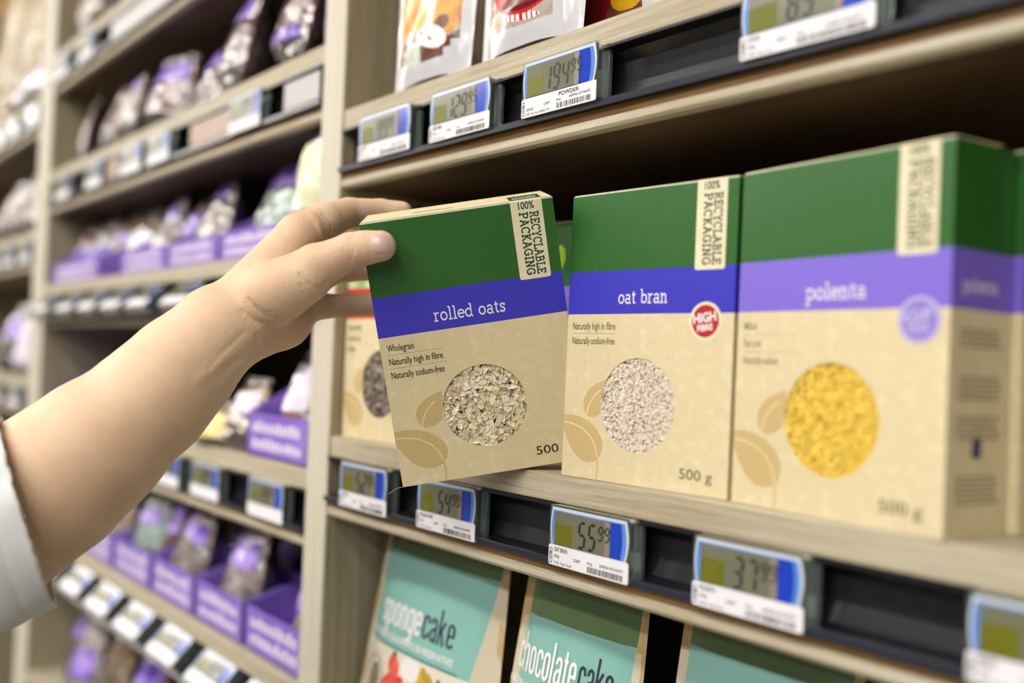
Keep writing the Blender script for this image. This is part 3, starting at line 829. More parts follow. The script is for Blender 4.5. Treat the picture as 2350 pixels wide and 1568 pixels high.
# ------------------------------------------------------------------ stand-up pouches
def pouch(name, label, cat, group, cx, y, zb, wb, wt, H, bulge, lean, region, mats, seed=0, nu=48, nv=64, wrinkle=.0012, seal=0.0, yaw=0.0, gusset=.25, warp=None):
    """region(u,v)->material index; returns thing and the surface mapping"""
    t = thing(name, label, cat, (cx, y, zb), (0, 0, yaw), group)
    rnd = random.Random(seed)
    ph = [(rnd.uniform(3, 9), rnd.uniform(3, 9), rnd.uniform(0, 6), rnd.uniform(0, 6)) for _ in range(5)]
    def S(u, v, side=-1, off=0.0, warped=True):
        if warp and warped: u = warp(u, v)
        w = wb + (wt - wb) * (v ** 1.3)
        x = (u - .5) * w
        e = max(0.0, 1 - abs(2 * u - 1) ** 3.0)
        if seal: e *= min(1.0, max(0.0, (min(u, 1 - u) - seal) / .10)) ** .6
        p = (1 - v) ** .55 * min(1.0, (v + .02) / gusset * .6 + .4)
        wr = sum(math.sin(a * u * 3 + c + 2 * v) * math.sin(b * v * 3 + d) for a, b, c, d in ph) / 5
        yy = lean * v * H + side * (bulge * e * p + off) + side * wrinkle * wr * (.3 + e)
        zz = v * H
        if v < .08:
            zz += (1 - v / .08) * .006 * (1 - (2 * u - 1) ** 2)
        return (x, yy, zz)
    m = MB()
    nuf, nvf = nu, nv
    for side in (-1, 1):
        nu, nv = (nuf, nvf) if side < 0 else (24, 32)
        V = [S(i / nu, j / nv, side) for j in range(nv + 1) for i in range(nu + 1)]
        F_ = []
        for j in range(nv):
            for i in range(nu):
                a = j * (nu + 1) + i
                q = (a, a + 1, a + nu + 2, a + nu + 1)
                F_.append(q if side < 0 else q[::-1])
        o = len(m.v)
        m.v += V; m.f += [tuple(k + o for k in f) for f in F_]; m.sm += [True] * len(F_)
        for j in range(nv):
            for i in range(nu):
                m.m.append(region((i + .5) / nu, (j + .5) / nv) if side < 0 else 0)
    m.build('pouch_body', mats, t)
    def surf(off=.0004):
        w0 = (wb + wt) / 2
        return lambda x, z: S(min(1, max(0, x / (wb + (wt - wb) * (max(0, min(1, z / H)) ** 1.3)) + .5)), max(0, min(1, z / H)), -1, off, False)
    return t, surf

M_KPOUCH = mat('kraft_pouch_film', (196, 170, 128), .4, .5, bump=(200, .1), var=(90, (182, 152, 106), .25))
M_TEAL = mat('turquoise_pouch_print', (132, 184, 176), .36, .5, coat=.2, coat_rough=.25)
M_MOSS = mat('moss_green_pouch_print', (92, 116, 76), .36, .5, coat=.15, coat_rough=.25)
M_CLEARK = mat('milky_pouch_window', (206, 196, 172), .25, .5)
M_NAVYINK = mat('navy_print', (40, 50, 66), .5)
M_STRAW = mat('strawberry_print', (204, 48, 36), .45, var=(120, (230, 110, 90), .12))
M_BANANA = mat('banana_print', (206, 178, 48), .45, var=(60, (150, 112, 30), .12))
def blob(mb, sf, cx, cz, rx, rz, mi=0, seed=0, n=22, rough=.12):
    rnd = random.Random(seed)
    pts = []
    for i in range(n):
        a = 2 * math.pi * i / n
        k = 1 + rnd.uniform(-rough, rough)
        pts.append(sf(cx + rx * k * math.cos(a), cz + rz * k * math.sin(a)))
    c = sf(cx, cz)
    mb.add([c] + pts, [(0, 1 + i, 1 + (i + 1) % n) for i in range(n)], mi)

def inell(x, z, cx, cz, rx, rz, rot=0.0):
    c, s_ = math.cos(rot), math.sin(rot)
    dx, dz = x - cx, z - cz
    return ((dx * c + dz * s_) / rx) ** 2 + ((-dx * s_ + dz * c) / rz) ** 2 < 1
FRUIT = [(-.076, .085, .012, .015, 0, 8), (-.043, .104, .011, .008, -.6, 5), (-.034, .090, .013, .007, .5, 5), (-.050, .086, .013, .008, .9, 5), (-.024, .080, .013, .007, .6, 5), (-.040, .074, .013, .008, .4, 5), (-.010, .074, .012, .007, .4, 5),
         (-.046, .112, .004, .006, 0, 7), (.030, .103, .010, .003, -.9, 7), (.038, .100, .008, .005, -.8, 5), (.006, .098, .008, .018, .3, 6), (.018, .094, .008, .020, .5, 6), (.030, .088, .007, .018, .6, 6), (-.018, .108, .016, .010, 0, 9)]
def cake_pouch(cx, y, wb, wt, label, words, seed, zteal, teal_lo=.0, zb=.9555, H=.240, lean=.14, inset=(.10, .09), yaw=0.0, tx=0, tz=.11, tw=.12, tslope=0, th=.024, food=False):
    def region(u, v):
        z = v * H
        if u < .0625 or u > 1 - .125: return 4 if z < zteal - .004 else 0
        if z > zteal: return 2
        if z > teal_lo: return 1
        if food:
            x = (u - .5) * wb * .9 - .014
            for a_, b_, c_, d_, r_, m_ in FRUIT:
                if inell(x, z, a_, b_, c_, d_, r_): return m_
        return 3
    def warp(u, v):
        ir = inset[1] - (inset[1] - .05) * max(0, min(1, (v * H - .09) / .12))
        if u < .0625: return u / .0625 * inset[0]
        if u > .875: return 1 - ir + (u - .875) / .125 * ir
        return inset[0] + (u - .0625) / .8125 * (1 - ir - inset[0])
    t, sf = pouch('cake_mix_pouch', label, 'cake mix pouch', 'turquoise cake mix pouches', cx, y, zb, wb, wt, H, .016, lean, region, [M_KPOUCH, M_TEAL, M_MOSS, mat('pale_photo_print', (222, 212, 196), .4), M_CLEARK, M_STRAW, M_BANANA, mat('dark_seed_print', (84, 62, 34), .4), mat('grey_seal_print', (150, 136, 110), .5, var=(300, (90, 80, 60), .2)), mat('white_cream_print', (232, 228, 228), .4)], seed, wrinkle=.0010, seal=.04, yaw=yaw, nu=144, nv=180, warp=warp)
    s = sf(.0006)
    if words:
        m = MB()
        f1 = (len(words[0]) * .44) / ((len(words[0]) + len(words[1])) * .44)
        put(m, cond_text(words[0], .12), tx, tz, tw * f1 * .98, th, s, 0)
        x2 = tx + tw * f1
        m.build('title_lettering', M_WHITEINK, t)
        m = MB()
        put(m, cond_text(words[1], .10), x2, tz, tw * (1 - f1), th, s, 0)
        rnd = random.Random(seed)
        m.build('second_word_lettering', M_NAVYINK, t)
        m = MB()
        put(m, font_text('NO ADDED COLOURANTS OR PRESERVATIVES', .02), tx - .016, tz - .0130, tw * 1.16, .0058, s, 0)
        m.build('subtitle_lettering', M_WHITEINK, t)
        m = MB()
        x = tx - .012
        while x < tx + tw * 1.08:
            m.poly([s(x, tz - .0195), s(x + .0016, tz - .0195), s(x + .0016, tz - .0172), s(x, tz - .0172)], 0)
            x += .0028
        m.build('dotted_line_print', mat('teal_dark_print', (60, 130, 130), .5), t)
    if food:
        m = MB()
        for i in range(60):
            a = 2 * math.pi * i / 60
            for R_, l in ((.0185, .0018), (.0225, .0012)):
                p = (-.076 + R_ * math.cos(a), .085 + R_ * math.sin(a))
                m.poly([s(p[0], p[1]), s(p[0] + .0010, p[1]), s(p[0] + .0010, p[1] + l), s(p[0], p[1] + l)], 0)
        m.build('round_seal_print', [M_NAVYINK], t)
    return t
cake_pouch(-.757, .505, .222, .190, 'turquoise sponge cake mix pouch with strawberries, left end of lower row', ('sponge', 'cake'), 2, .205, .118, inset=(.03, .19), tx=-.079, tz=.1385, tw=.124, th=.0215, food=True)
cake_pouch(-.562, .500, .152, .134, 'turquoise and moss green chocolate cake mix pouch, below the oat bran box', ('chocolate', 'cake'), 5, .192, .10, inset=(.08, .12), tx=-.064, tz=.148, tw=.112, th=.0215)
cake_pouch(-.392, .500, .146, .138, 'blank topped turquoise and green pouch, third from left in lower row', None, 7, .206, .05, inset=(.06, .10))
cake_pouch(-.236, .498, .146, .138, 'green topped pouch at the lower right, fourth in the row', None, 11, .20, .05, inset=(.06, .10))

# pouches on the upper shelf
M_WFILM = mat('white_glossy_pouch_film', (204, 205, 212), .2, .5, coat=.5, bump=(60, .10))
M_ORANGE = mat('orange_pouch_print', (214, 136, 40), .3, coat=.25, var=(70, (240, 190, 110), .2))
M_YELLOW = mat('yellow_drink_print', (206, 166, 16), .3, coat=.25, var=(50, (190, 110, 20), .15))
M_BROWNP = mat('brown_powder_print', (120, 66, 40), .25, coat=.5, var=(120, (90, 44, 28), .2))
M_GREYP = mat('pale_table_print', (196, 206, 198), .2, coat=.5, var=(60, (236, 236, 230), .2))
M_LINEN = mat('linen_print', (168, 150, 142), .25, coat=.5, var=(200, (190, 176, 168), .2))
M_REDP = mat('red_bowl_print', (196, 20, 30), .25, coat=.3)
M_DREDP = mat('dark_red_print', (110, 12, 22), .15, coat=.6)
M_BEIGEP = mat('ginger_root_print', (214, 186, 150), .25, coat=.5, var=(160, (160, 112, 70), .14))
PIC = [M_WFILM, M_ORANGE, M_GREYP, M_YELLOW, M_WHITEINK, M_BROWNP, M_REDP, M_BEIGEP, M_DREDP, mat('dark_grey_print', (84, 70, 72), .25, coat=.3), M_LINEN]
def top_pouch(cx, wb, wt, label, paint, seed, y=.490, bulge=.014):
    reg = lambda u, v: paint((u - .5) * (wb + (wt - wb) * v), v * .20)
    t, sf = pouch('powder_pouch', label, 'food pouch', 'glossy pouches on the upper shelf', cx, y, 1.5925, wb, wt, .20, bulge, .04, reg, PIC, seed, wrinkle=.0014, seal=.05, nu=190, nv=250, gusset=.2)
    return t
def paint1(x, z):
    if x > .048 or z < .021 or x < -.058 or (x > .030 and z < .027) or (x > .040 and z < .033): return 0
    if inell(x, z, -.034, .028, .008, .006): return 5
    if inell(x, z, -.030, .036, .006, .008, .5): return 7
    if inell(x, z, .012, .041, .024, .010, -.3): return 4 if not inell(x, z, .004, .043, .012, .002, -.5) else 9
    if inell(x, z, .020, .029, .024, .007): return 5
    if inell(x, z, .030, .056, .022, .020): return 5 if inell(x, z, .026, .050, .010, .007) else 3
    if z > .052: return 1 if x < .012 or z > .09 else 3
    if z > .040 and x > -.02: return 10
    return 2 if x < -.004 else 9
top_pouch(-.7447, .120, .136, 'white pouch printed with orange panel and yellow drink, first on upper shelf', paint1, 3)
def paint2(x, z):
    if x > .036 + .02 * (z > .05) * 0 or z < .021 - .06 * x * (x < 0) * .3 or x < -.056: return 0
    if inell(x, z, .004, .058, .044, .029): return 8 if inell(x, z, .004, .040, .028, .008) else (4 if inell(x, z, -.016, .064, .004, .014, .4) else 6)
    if inell(x, z, .0, .027, .022, .003, -.1): return 6 if int(x * 500) % 3 == 0 else 4
    if inell(x, z, -.044, .036, .007, .008, .4) or inell(x, z, -.034, .030, .008, .004): return 7
    if inell(x, z, -.046, .056, .009, .012): return 7
    return 2 if x < -.036 else 10
top_pouch(-.606, .124, .142, 'white pouch printed with a red bowl on linen, second on upper shelf', paint2, 8)
def paint3(x, z):
    if x > .034: return 0
    if .010 < z < .0125: return 4
    if z < .010: return 6 if z > .004 else 8
    if inell(x, z, .020, .032, .016, .010): return 3
    if inell(x, z, .018, .022, .020, .010): return 5
    return 8
top_pouch(-.548, .124, .134, 'dark red and yellow pouch, third on upper shelf, mostly above the frame', paint3, 12, y=.528)
def paint4(x, z):
    return 0 if x > .034 or x < -.045 else (8 if z > .02 else 5)
top_pouch(-.418, .124, .138, 'brown and white pouch at the right end of the visible upper shelf row', paint4, 14, y=.520)

# ------------------------------------------------------------------ snack bags and trays in the far bays
def film_mat():
    m = bpy.data.materials.new('clear_crinkled_film'); m.use_nodes = True
    nt = m.node_tree; L = nt.links.new
    nt.nodes.remove(nt.nodes['Principled BSDF'])
    out = nt.nodes['Material Output']
    tr = nt.nodes.new('ShaderNodeBsdfTransparent'); tr.inputs[0].default_value = (.97, .97, .98, 1)
    gl = nt.nodes.new('ShaderNodeBsdfGlossy'); gl.inputs['Color'].default_value = (1, 1, 1, 1); gl.inputs['Roughness'].default_value = .09
    df = nt.nodes.new('ShaderNodeBsdfDiffuse'); df.inputs[0].default_value = (.85, .83, .9, 1)
    fr = nt.nodes.new('ShaderNodeFresnel'); fr.inputs[0].default_value = 1.9
    tc = nt.nodes.new('ShaderNodeTexCoord'); n = nt.nodes.new('ShaderNodeTexNoise'); n.inputs['Scale'].default_value = 34; n.inputs['Detail'].default_value = 2
    bp = nt.nodes.new('ShaderNodeBump'); bp.inputs['Strength'].default_value = 1.0; bp.inputs['Distance'].default_value = .012
    L(tc.outputs['Object'], n.inputs['Vector']); L(n.outputs['Fac'], bp.inputs['Height'])
    for q in (gl, fr): L(bp.outputs['Normal'], q.inputs['Normal'])
    m1 = nt.nodes.new('ShaderNodeMixShader'); m1.inputs[0].default_value = .07
    L(tr.outputs[0], m1.inputs[1]); L(df.outputs[0], m1.inputs[2])
    m2 = nt.nodes.new('ShaderNodeMixShader'); L(fr.outputs[0], m2.inputs[0]); L(m1.outputs[0], m2.inputs[1]); L(gl.outputs[0], m2.inputs[2])
    L(m2.outputs[0], out.inputs[0])
    return m
M_FILM = film_mat()
Z2, Z3, Z4, Z5, Z6 = 1.668, 1.4585, 1.231, 1.012, .74
def row(z): return z + .0008
VP = mat('violet_display_board', (110, 70, 190), .38, .5, coat=.3, var=(12, (150, 122, 212), .25))
VPL = mat('lilac_display_print', (222, 210, 238), .45)
VPD = mat('deep_violet_film', (66, 28, 128), .22, .6, coat=.6)
def contents(name, c1, c2, sc=60):
    return mat(name, c1, .55, .3, coat=.5, bump=(90, .8), var=(sc, c2, .12), coat_rough=.15)
CT = {
 'bread': contents('brown_nut_contents', (156, 92, 66), (86, 44, 30)),
 'white': contents('white_snack_contents', (240, 230, 222), (170, 136, 124)),
 'cream': contents('cream_snack_contents', (236, 214, 176), (176, 136, 92)),
 'nut': contents('golden_nut_contents', (190, 150, 70), (130, 92, 36)),
 'dark': contents('dark_raisin_contents', (70, 44, 40), (110, 76, 60)),
 'orange': contents('orange_apricot_contents', (206, 122, 76), (170, 84, 44)),
 'red': contents('rust_red_contents', (128, 48, 26), (90, 28, 16)),
 'green': contents('green_pistachio_contents', (78, 140, 40), (40, 100, 30)),
 'mint': contents('mint_mix_contents', (176, 214, 190), (216, 232, 222)),
 'pink': contents('pinkish_nut_contents', (184, 128, 112), (96, 48, 44)),
 'tan': contents('tan_pack_contents', (222, 170, 88), (232, 192, 120)),
 'yellow': contents('yellow_pack_contents', (240, 186, 24), (246, 208, 80)),
}
for k_ in CT.values():
    pass
def snack_bag(cx, y, zb, w, H, d, ct, label, seed, lab=None, yaw=0.0, lean=.18, roll=0.0, labz=(.35, .62), gl=True, group='purple labelled snack bags', name='snack_bag'):
    """pillow bag: crinkled film body with the food behind it, a pleated top seal and a printed label"""
    if .545 <= y <= .62 and (abs(zb - Z3) < .02 or abs(zb - Z4) < .02 or abs(zb - Z5) < .02):
        y = .632      # stands on the shelf behind the trays
        zb = min((Z3, Z4, Z5), key=lambda q: abs(q - zb)) + .0008
    if abs(zb - Z3) < .01: H = max(H, .122 + .004 * (seed % 2)) if w > .06 and H < .13 else H
    if abs(zb - Z5) < .01: H = min(.132, H * 1.2)
    if abs(zb - Z3) < .01 or abs(zb - Z5) < .01: w *= 1.06; d *= 1.15
    t = thing(name, label, 'snack bag', (cx, y, zb), (0, roll, yaw), group)
    rnd = random.Random(seed)
    ph = [(rnd.uniform(2, 11), rnd.uniform(2, 11), rnd.uniform(0, 6), rnd.uniform(0, 6), rnd.uniform(.4, 1)) for _ in range(9)]
    nu, nv = 22, 28
    def S(u, v, side, off=0):
        ww = w * (1 - .22 * v ** 2.2) * (.9 + .1 * min(1, v * 6))
        e = max(0, 1 - abs(2 * u - 1) ** 2.6)
        p = (1 - v ** 2.4) ** .8 * min(1, .45 + v * 3)
        wr = sum(a2 * math.sin(a * u * 2.5 + c + 2.2 * v * b / a) * math.sin(b * v * 2 + c2) for a, b, c, c2, a2 in ph) / 4
        th = d * .5 * e * p + .004 * wr * (.3 + .7 * e) + .0006
        if v > .9: th = .0012 + .0015 * math.sin(u * 40)
        return ((u - .5) * ww, lean * v * H + side * (max(th, .0008) + off), v * H)
    def shell(v0, v1, off, mats, nm, u0=0.0, u1=1.0, sides=(-1, 1)):
        m = MB()
        for side in sides:
            V = [S(u0 + (u1 - u0) * i / nu, v0 + (v1 - v0) * j / nv, side, off) for j in range(nv + 1) for i in range(nu + 1)]
            F_ = []
            for j in range(nv):
                for i in range(nu):
                    a = j * (nu + 1) + i
                    q = (a, a + 1, a + nu + 2, a + nu + 1)
                    F_.append(q if side < 0 else q[::-1])
            m.add(V, F_, 0, True)
        return m.build(nm, mats, t)
    shell(0, .88, -.0004, [CT[ct]], 'contents')
    shell(0, 1, .0012, [M_FILM], 'film')
    if lab is not None:
        shell(labz[0], labz[1], .0022, [lab], 'printed_label', .06, .94, (-1,))
    return t
LABV = mat('violet_bag_label', (86, 38, 176), .3, coat=.6, var=(30, (176, 150, 226), .08))
LABW = mat('white_bag_label', (236, 232, 240), .3, coat=.6, var=(30, (206, 192, 226), .2))
LABG = mat('green_bag_label', (60, 150, 40), .3, coat=.6)
def tray(x0, x1, y, zb, h, label, d=.095, seed=0, low=.55, side=True):
    t = thing('display_tray', label, 'display tray', (x0, y, zb), (0, 0, 0), 'purple display trays')
    w = x1 - x0
    m = MB()
    th = .0015
    m.box((0, 0, 0), (w, th, h * low))
    m.box((0, 0, 0), (w, d, th))
    m.box((0, d - th, 0), (w, d, h))
    for xx in (0, w - th):
        m.prism([(0, 0), (d, 0), (d, h), (d * .55, h), (0, h * low)], xx, xx + th)
    m.build('tray_carton', VP, t)
    p = MB()
    rnd = random.Random(seed)
    for row, (za, zc) in enumerate(((.56, .86), (.18, .46))):
        x = w * .10
        while x < w * .88:
            lw = rnd.uniform(.006, .011)
            z0 = h * low * za; z1 = h * low * (zc - rnd.uniform(0, .12))
            p.poly([(x, -.0004, z0), (x + lw, -.0004, z0), (x + lw, -.0004, z1), (x, -.0004, z1)])
            x += lw + .0022
    p.build('tray_lettering', VPL, t)
    return t



# row under the topmost shelf: tall clear bags
snack_bag(-1.845, .50, row(Z2), .085, .118, .04, 'pink', 'narrow clear bag at left end of the second shelf row', 1, None, yaw=-.5)
snack_bag(-1.735, .51, row(Z2), .075, .128, .05, 'bread', 'brown bag beside the narrow clear bag, second shelf row', 2, None, yaw=-.3)
snack_bag(-1.600, .50, row(Z2), .10, .110, .06, 'white', 'whitish bag with violet top, low one in second shelf row', 3, LABV, labz=(.72, .88), yaw=-.4)
snack_bag(-1.470, .505, row(Z2), .11, .116, .06, 'pink', 'crumpled pinkish bag with violet label, middle of second shelf row', 4, LABV, labz=(.6, .86), yaw=.2)
snack_bag(-1.360, .53, row(Z2), .11, .112, .05, 'red', 'rust brown bag behind crumpled ones, middle of second shelf row', 5, LABV, labz=(.68, .9))
snack_bag(-1.200, .50, row(Z2), .125, .143, .06, 'pink', 'tall shiny clear bag leaning right, left of the pair near the upright', 6, LABV, labz=(.62, .80), yaw=-.35, lean=.2)
snack_bag(-1.115, .555, row(Z2), .10, .138, .05, 'red', 'rusty bag standing behind the two tall shiny bags', 7, None)
snack_bag(-1.035, .50, row(Z2), .115, .145, .06, 'pink', 'tallest shiny clear bag with violet spot, right of the pair near the upright', 8, LABV, labz=(.16, .26), yaw=-.3, lean=.15)
snack_bag(-.945, .50, row(Z2), .05, .14, .03, 'cream', 'sliver of a clear bag touching the upright on the second shelf', 9, LABV, labz=(.2, .4), yaw=-.4)
# row with the upper purple trays
tray(-1.20, -1.012, .485, row(Z3), .064, 'purple tray just above the hand, nearest the upright', seed=1)
tray(-1.385, -1.205, .485, row(Z3), .064, 'purple tray with lilac lettering under the white snack bags', seed=2)
tray(-1.585, -1.39, .485, row(Z3), .064, 'paler purple tray in the middle above the forearm', seed=3)
tray(-1.99, -1.70, .485, row(Z3), .064, 'long purple tray at the left end above the forearm', seed=4)
snack_bag(-1.95, .53, row(Z3) + .003, .09, .105, .05, 'pink', 'pinkish bag in the long left tray, first', 11, LABV, labz=(.3, .5))
snack_bag(-1.84, .53, row(Z3) + .003, .09, .110, .05, 'white', 'white bag in the long left tray, second', 12, LABV, labz=(.3, .5))
snack_bag(-1.745, .54, row(Z3) + .003, .085, .115, .05, 'cream', 'cream bag in the long left tray, third', 13, LABV, labz=(.5, .62))
snack_bag(-1.645, .535, row(Z3) + .003, .09, .115, .05, 'cream', 'pale bag standing between the two left purple trays', 14, LABW, labz=(.3, .6))
snack_bag(-1.50, .53, row(Z3) + .003, .11, .120, .055, 'white', 'white bag with violet spot leaning in the paler purple tray', 15, LABV, labz=(.62, .78), yaw=-.3)
snack_bag(-1.425, .58, row(Z3) + .003, .09, .120, .05, 'dark', 'dark fruit bag behind the white leaning one', 16, LABV, labz=(.7, .86))
snack_bag(-1.33, .53, row(Z3) + .003, .11, .105, .055, 'white', 'bright white nut bag in the purple tray above the forearm', 17, LABV, labz=(.72, .9), yaw=-.2)
snack_bag(-1.22, .565, row(Z3) + .003, .10, .128, .05, 'dark', 'dark bag at the back above the trays', 18, LABV, labz=(.4, .6))
snack_bag(-1.135, .53, row(Z3) + .003, .12, .115, .055, 'mint', 'mint coloured bag with violet top, left of the green one', 19, LABV, labz=(.68, .9), yaw=-.15)
snack_bag(-1.045, .525, row(Z3) + .003, .055, .118, .045, 'green', 'bright green bag just above the knuckles', 20, None)
snack_bag(-.960, .50, row(Z3), .085, .138, .05, 'white', 'tall white bag with silvery top beside the upright, above the hand', 21, mat('cream_green_label', (216, 214, 176), .4, coat=.4), labz=(.30, .84), lean=.02)
# row left of the wrist
tray(-1.99, -1.80, .50, row(Z4), .060, 'dark purple tray at the far left below the empty gap', seed=5)
tray(-1.085, -.935, .482, row(Z4), .078, 'large purple tray below the hand, beside the upright', seed=6, low=.62)
snack_bag(-.975, .54, row(Z4) + .003, .06, .128, .05, 'red', 'rust red bag in the large purple tray, nearest the upright', 22, None)
snack_bag(-1.038, .520, row(Z4) + .003, .085, .118, .05, 'orange', 'orange fruit bag with white and violet top in the large purple tray', 23, LABW, labz=(.42, .86), yaw=-.2)
snack_bag(-1.130, .50, row(Z4) + .001, .075, .085, .05, 'nut', 'golden nut bag left of the large purple tray', 24, LABW, labz=(.5, .8))
snack_bag(-1.20, .490, row(Z4) + .001, .10, .055, .06, 'cream', 'flat yellowish bag on the shelf beside the forearm', 25, mat('pale_yellow_label', (234, 216, 140), .4, coat=.5), labz=(.2, .7))
snack_bag(-1.20, .57, row(Z4) + .001, .09, .105, .05, 'white', 'white bag behind the flat yellowish one, beside the forearm', 26, LABV, labz=(.6, .8))
# lower row of purple trays
for k, (a, b, w_) in enumerate([(-1.725, -1.565, 'first'), (-1.555, -1.395, 'second'), (-1.385, -1.235, 'third'), (-1.225, -1.085, 'fourth'), (-1.075, -.930, 'fifth, nearest the upright,')]):
    tray(a, b, .485, row(Z5), .062, '%s from the left of the purple trays in the lower row' % w_.rstrip(','), seed=10 + k, low=.78)
snack_bag(-1.66, .52, row(Z5) + .003, .10, .098, .05, 'cream', 'cream coloured bag below the forearm, first in the lower trays', 31, LABV, labz=(.12, .3))
snack_bag(-1.507, .52, row(Z5) + .003, .085, .100, .05, 'mint', 'pale green bag with violet top, second in the lower trays', 32, LABV, labz=(.6, .8))
snack_bag(-1.475, .57, row(Z5) + .003, .09, .112, .05, 'dark', 'dark brown bag behind the pale green one', 33, None)
snack_bag(-1.33, .515, row(Z5) + .003, .10, .112, .055, 'white', 'silvery white bag leaning right in the lower trays', 34, LABV, labz=(.66, .84), roll=.22, yaw=-.2)
snack_bag(-1.165, .52, row(Z5) + .003, .11, .108, .055, 'white', 'white and violet bag in the fourth lower tray', 35, LABV, labz=(.55, .8), yaw=-.2)
snack_bag(-1.105, .55, row(Z5) + .003, .08, .112, .05, 'nut', 'brown and gold nut bag beside the white and violet one', 36, None)
snack_bag(-1.035, .56, row(Z5) + .003, .08, .112, .05, 'dark', 'dark bag at the back of the fifth lower tray', 38, LABV, labz=(.6, .8))
snack_bag(-.965, .515, row(Z5) + .003, .075, .105, .05, 'white', 'violet and white bag touching the upright in the fifth lower tray', 37, LABV, labz=(.45, .85))
# bottom left
snack_bag(-1.86, .53, row(Z6) + .001, .12, .15, .06, 'dark', 'dark violet bag in the bottom row, left of the golden one', 41, LABV, labz=(.6, .8))
snack_bag(-1.74, .50, row(Z6) + .001, .11, .15, .06, 'white', 'white and violet bag at the very bottom left', 42, LABV, labz=(.4, .7))
snack_bag(-1.60, .50, row(Z6) + .001, .11, .165, .06, 'nut', 'golden nut bag in the bottom row', 43, None)
snack_bag(-1.46, .50, row(Z6) + .001, .12, .165, .06, 'orange', 'rust orange bag with deep violet label in the bottom row', 44, LABV, labz=(.55, .9))
snack_bag(-1.32, .50, row(Z6) + .001, .12, .165, .06, 'red', 'rust brown bag in the bottom row under the price labels', 45, None)
snack_bag(-1.18, .50, row(Z6) + .001, .12, .150, .06, 'dark', 'dark bag in the bottom row, mostly below the frame', 46, None)
# far bay
snack_bag(-2.22, .50, row(1.835), .14, .11, .07, 'white', 'whitish packet below the yellow packs, far left bay', 51, LABW, labz=(.3, .7), group='packs in the far left bay')
snack_bag(-2.34, .50, row(1.835), .14, .085, .07, 'white', 'second whitish packet, cut by the left edge', 52, LABW, labz=(.3, .7), group='packs in the far left bay')
snack_bag(-2.50, .60, row(1.835), .25, .55, .09, 'yellow', 'large yellow pack in the top left corner, beside the upright', 53, None, group='packs in the far left bay', lean=.05)
snack_bag(-2.76, .60, row(1.835), .25, .55, .09, 'yellow', 'large yellow pack cut by the left edge at the top', 54, None, group='packs in the far left bay', lean=.05)
snack_bag(-2.16, .50, row(1.568), .10, .125, .06, 'pink', 'pinkish bag beside the upright in the far bay, upper', 55, LABV, labz=(.75, .9), group='packs in the far left bay')
snack_bag(-2.29, .50, row(1.568), .11, .135, .06, 'bread', 'brownish bag in the far bay, second row', 56, None, group='packs in the far left bay')
snack_bag(-2.43, .50, row(1.568), .11, .135, .06, 'pink', 'pinkish bag cut by the left edge, second row', 57, None, group='packs in the far left bay')
snack_bag(-2.20, .50, row(1.283), .11, .165, .07, 'cream', 'pale tall bag in the far bay, left of the far upright', 58, LABW, labz=(.1, .7), group='packs in the far left bay')
snack_bag(-2.36, .50, row(1.283), .11, .15, .07, 'dark', 'dark bag cut by the left edge, third row', 59, LABV, labz=(.5, .8), group='packs in the far left bay')
snack_bag(-2.22, .50, row(.98), .12, .15, .07, 'dark', 'dark bag in the lowest row of the far bay', 60, LABV, labz=(.5, .8), group='packs in the far left bay')
snack_bag(-3.03, .60, row(1.835), .25, .55, .09, 'yellow', 'third tall yellow pack, deepest in the top left corner', 65, None, group='packs in the far left bay', lean=.03)
# more bags filling the rows
for k, (x, y, z, w, H, d, ct, lb, lz, lab) in enumerate([
    (-1.535, .60, Z2, .10, .120, .05, 'bread', LABV, (.5, .7), 'brown bag leaning behind the whitish one, second shelf row'),
    (-1.275, .56, Z2, .08, .138, .06, 'bread', LABV, (.70, .86), 'brown bag with violet top left of the tall shiny pair'),
    (-1.92, .62, Z2, .10, .130, .05, 'dark', None, None, 'dark bag at the back left of the second shelf row'),
    (-1.90, .60, Z3, .10, .125, .05, 'dark', LABV, (.6, .85), 'dark bag behind the long left purple tray'),
    (-1.60, .60, Z3, .10, .125, .05, 'nut', LABV, (.5, .8), 'golden brown bag at the back between the left trays'),
    (-1.30, .61, Z3, .10, .130, .05, 'bread', LABV, (.55, .8), 'brown bag at the back behind the bright white nut bag'),
    (-1.42, .535, Z3, .05, .110, .045, 'pink', LABV, (.3, .75), 'small pink and violet bag squeezed beside the bright white nut bag'),
    (-1.04, .62, Z3, .11, .130, .05, 'dark', LABV, (.5, .8), 'dark violet bag in shadow behind the green one'),
    (-1.08, .60, Z4, .10, .128, .05, 'dark', LABV, (.6, .9), 'dark bag behind the orange fruit bag'),
    (-1.25, .60, Z5, .10, .118, .05, 'dark', LABV, (.4, .8), 'violet dark bag at the back behind the silvery one'),
    (-1.61, .60, Z5, .10, .115, .05, 'pink', LABV, (.5, .85), 'pinkish violet bag at the back of the lower trays, below the forearm'),
    (-1.43, .53, Z5, .062, .105, .045, 'red', LABV, (.55, .85), 'rust bag with violet top between the pale green and silvery ones')]):
    snack_bag(x, y, z + .0045, w, H, d, ct, lab, 100 + k, lb, labz=lz or (.3, .5), yaw=-.1 * (k % 4))
# packs on the topmost shelf of the middle bay
snack_bag(-1.885, .52, row(1.893), .19, .24, .07, 'tan', 'tan pack on the topmost shelf, left of the white one', 61, None, group='packs on the topmost shelf', lean=.02)
snack_bag(-1.74, .60, row(1.893), .16, .22, .07, 'tan', 'second tan pack on the topmost shelf', 62, None, group='packs on the topmost shelf', lean=.02)
snack_bag(-1.69, .50, row(1.893), .12, .16, .07, 'white', 'white pack on the topmost shelf at the top edge', 63, LABW, labz=(.2, .7), group='packs on the topmost shelf', lean=.02)

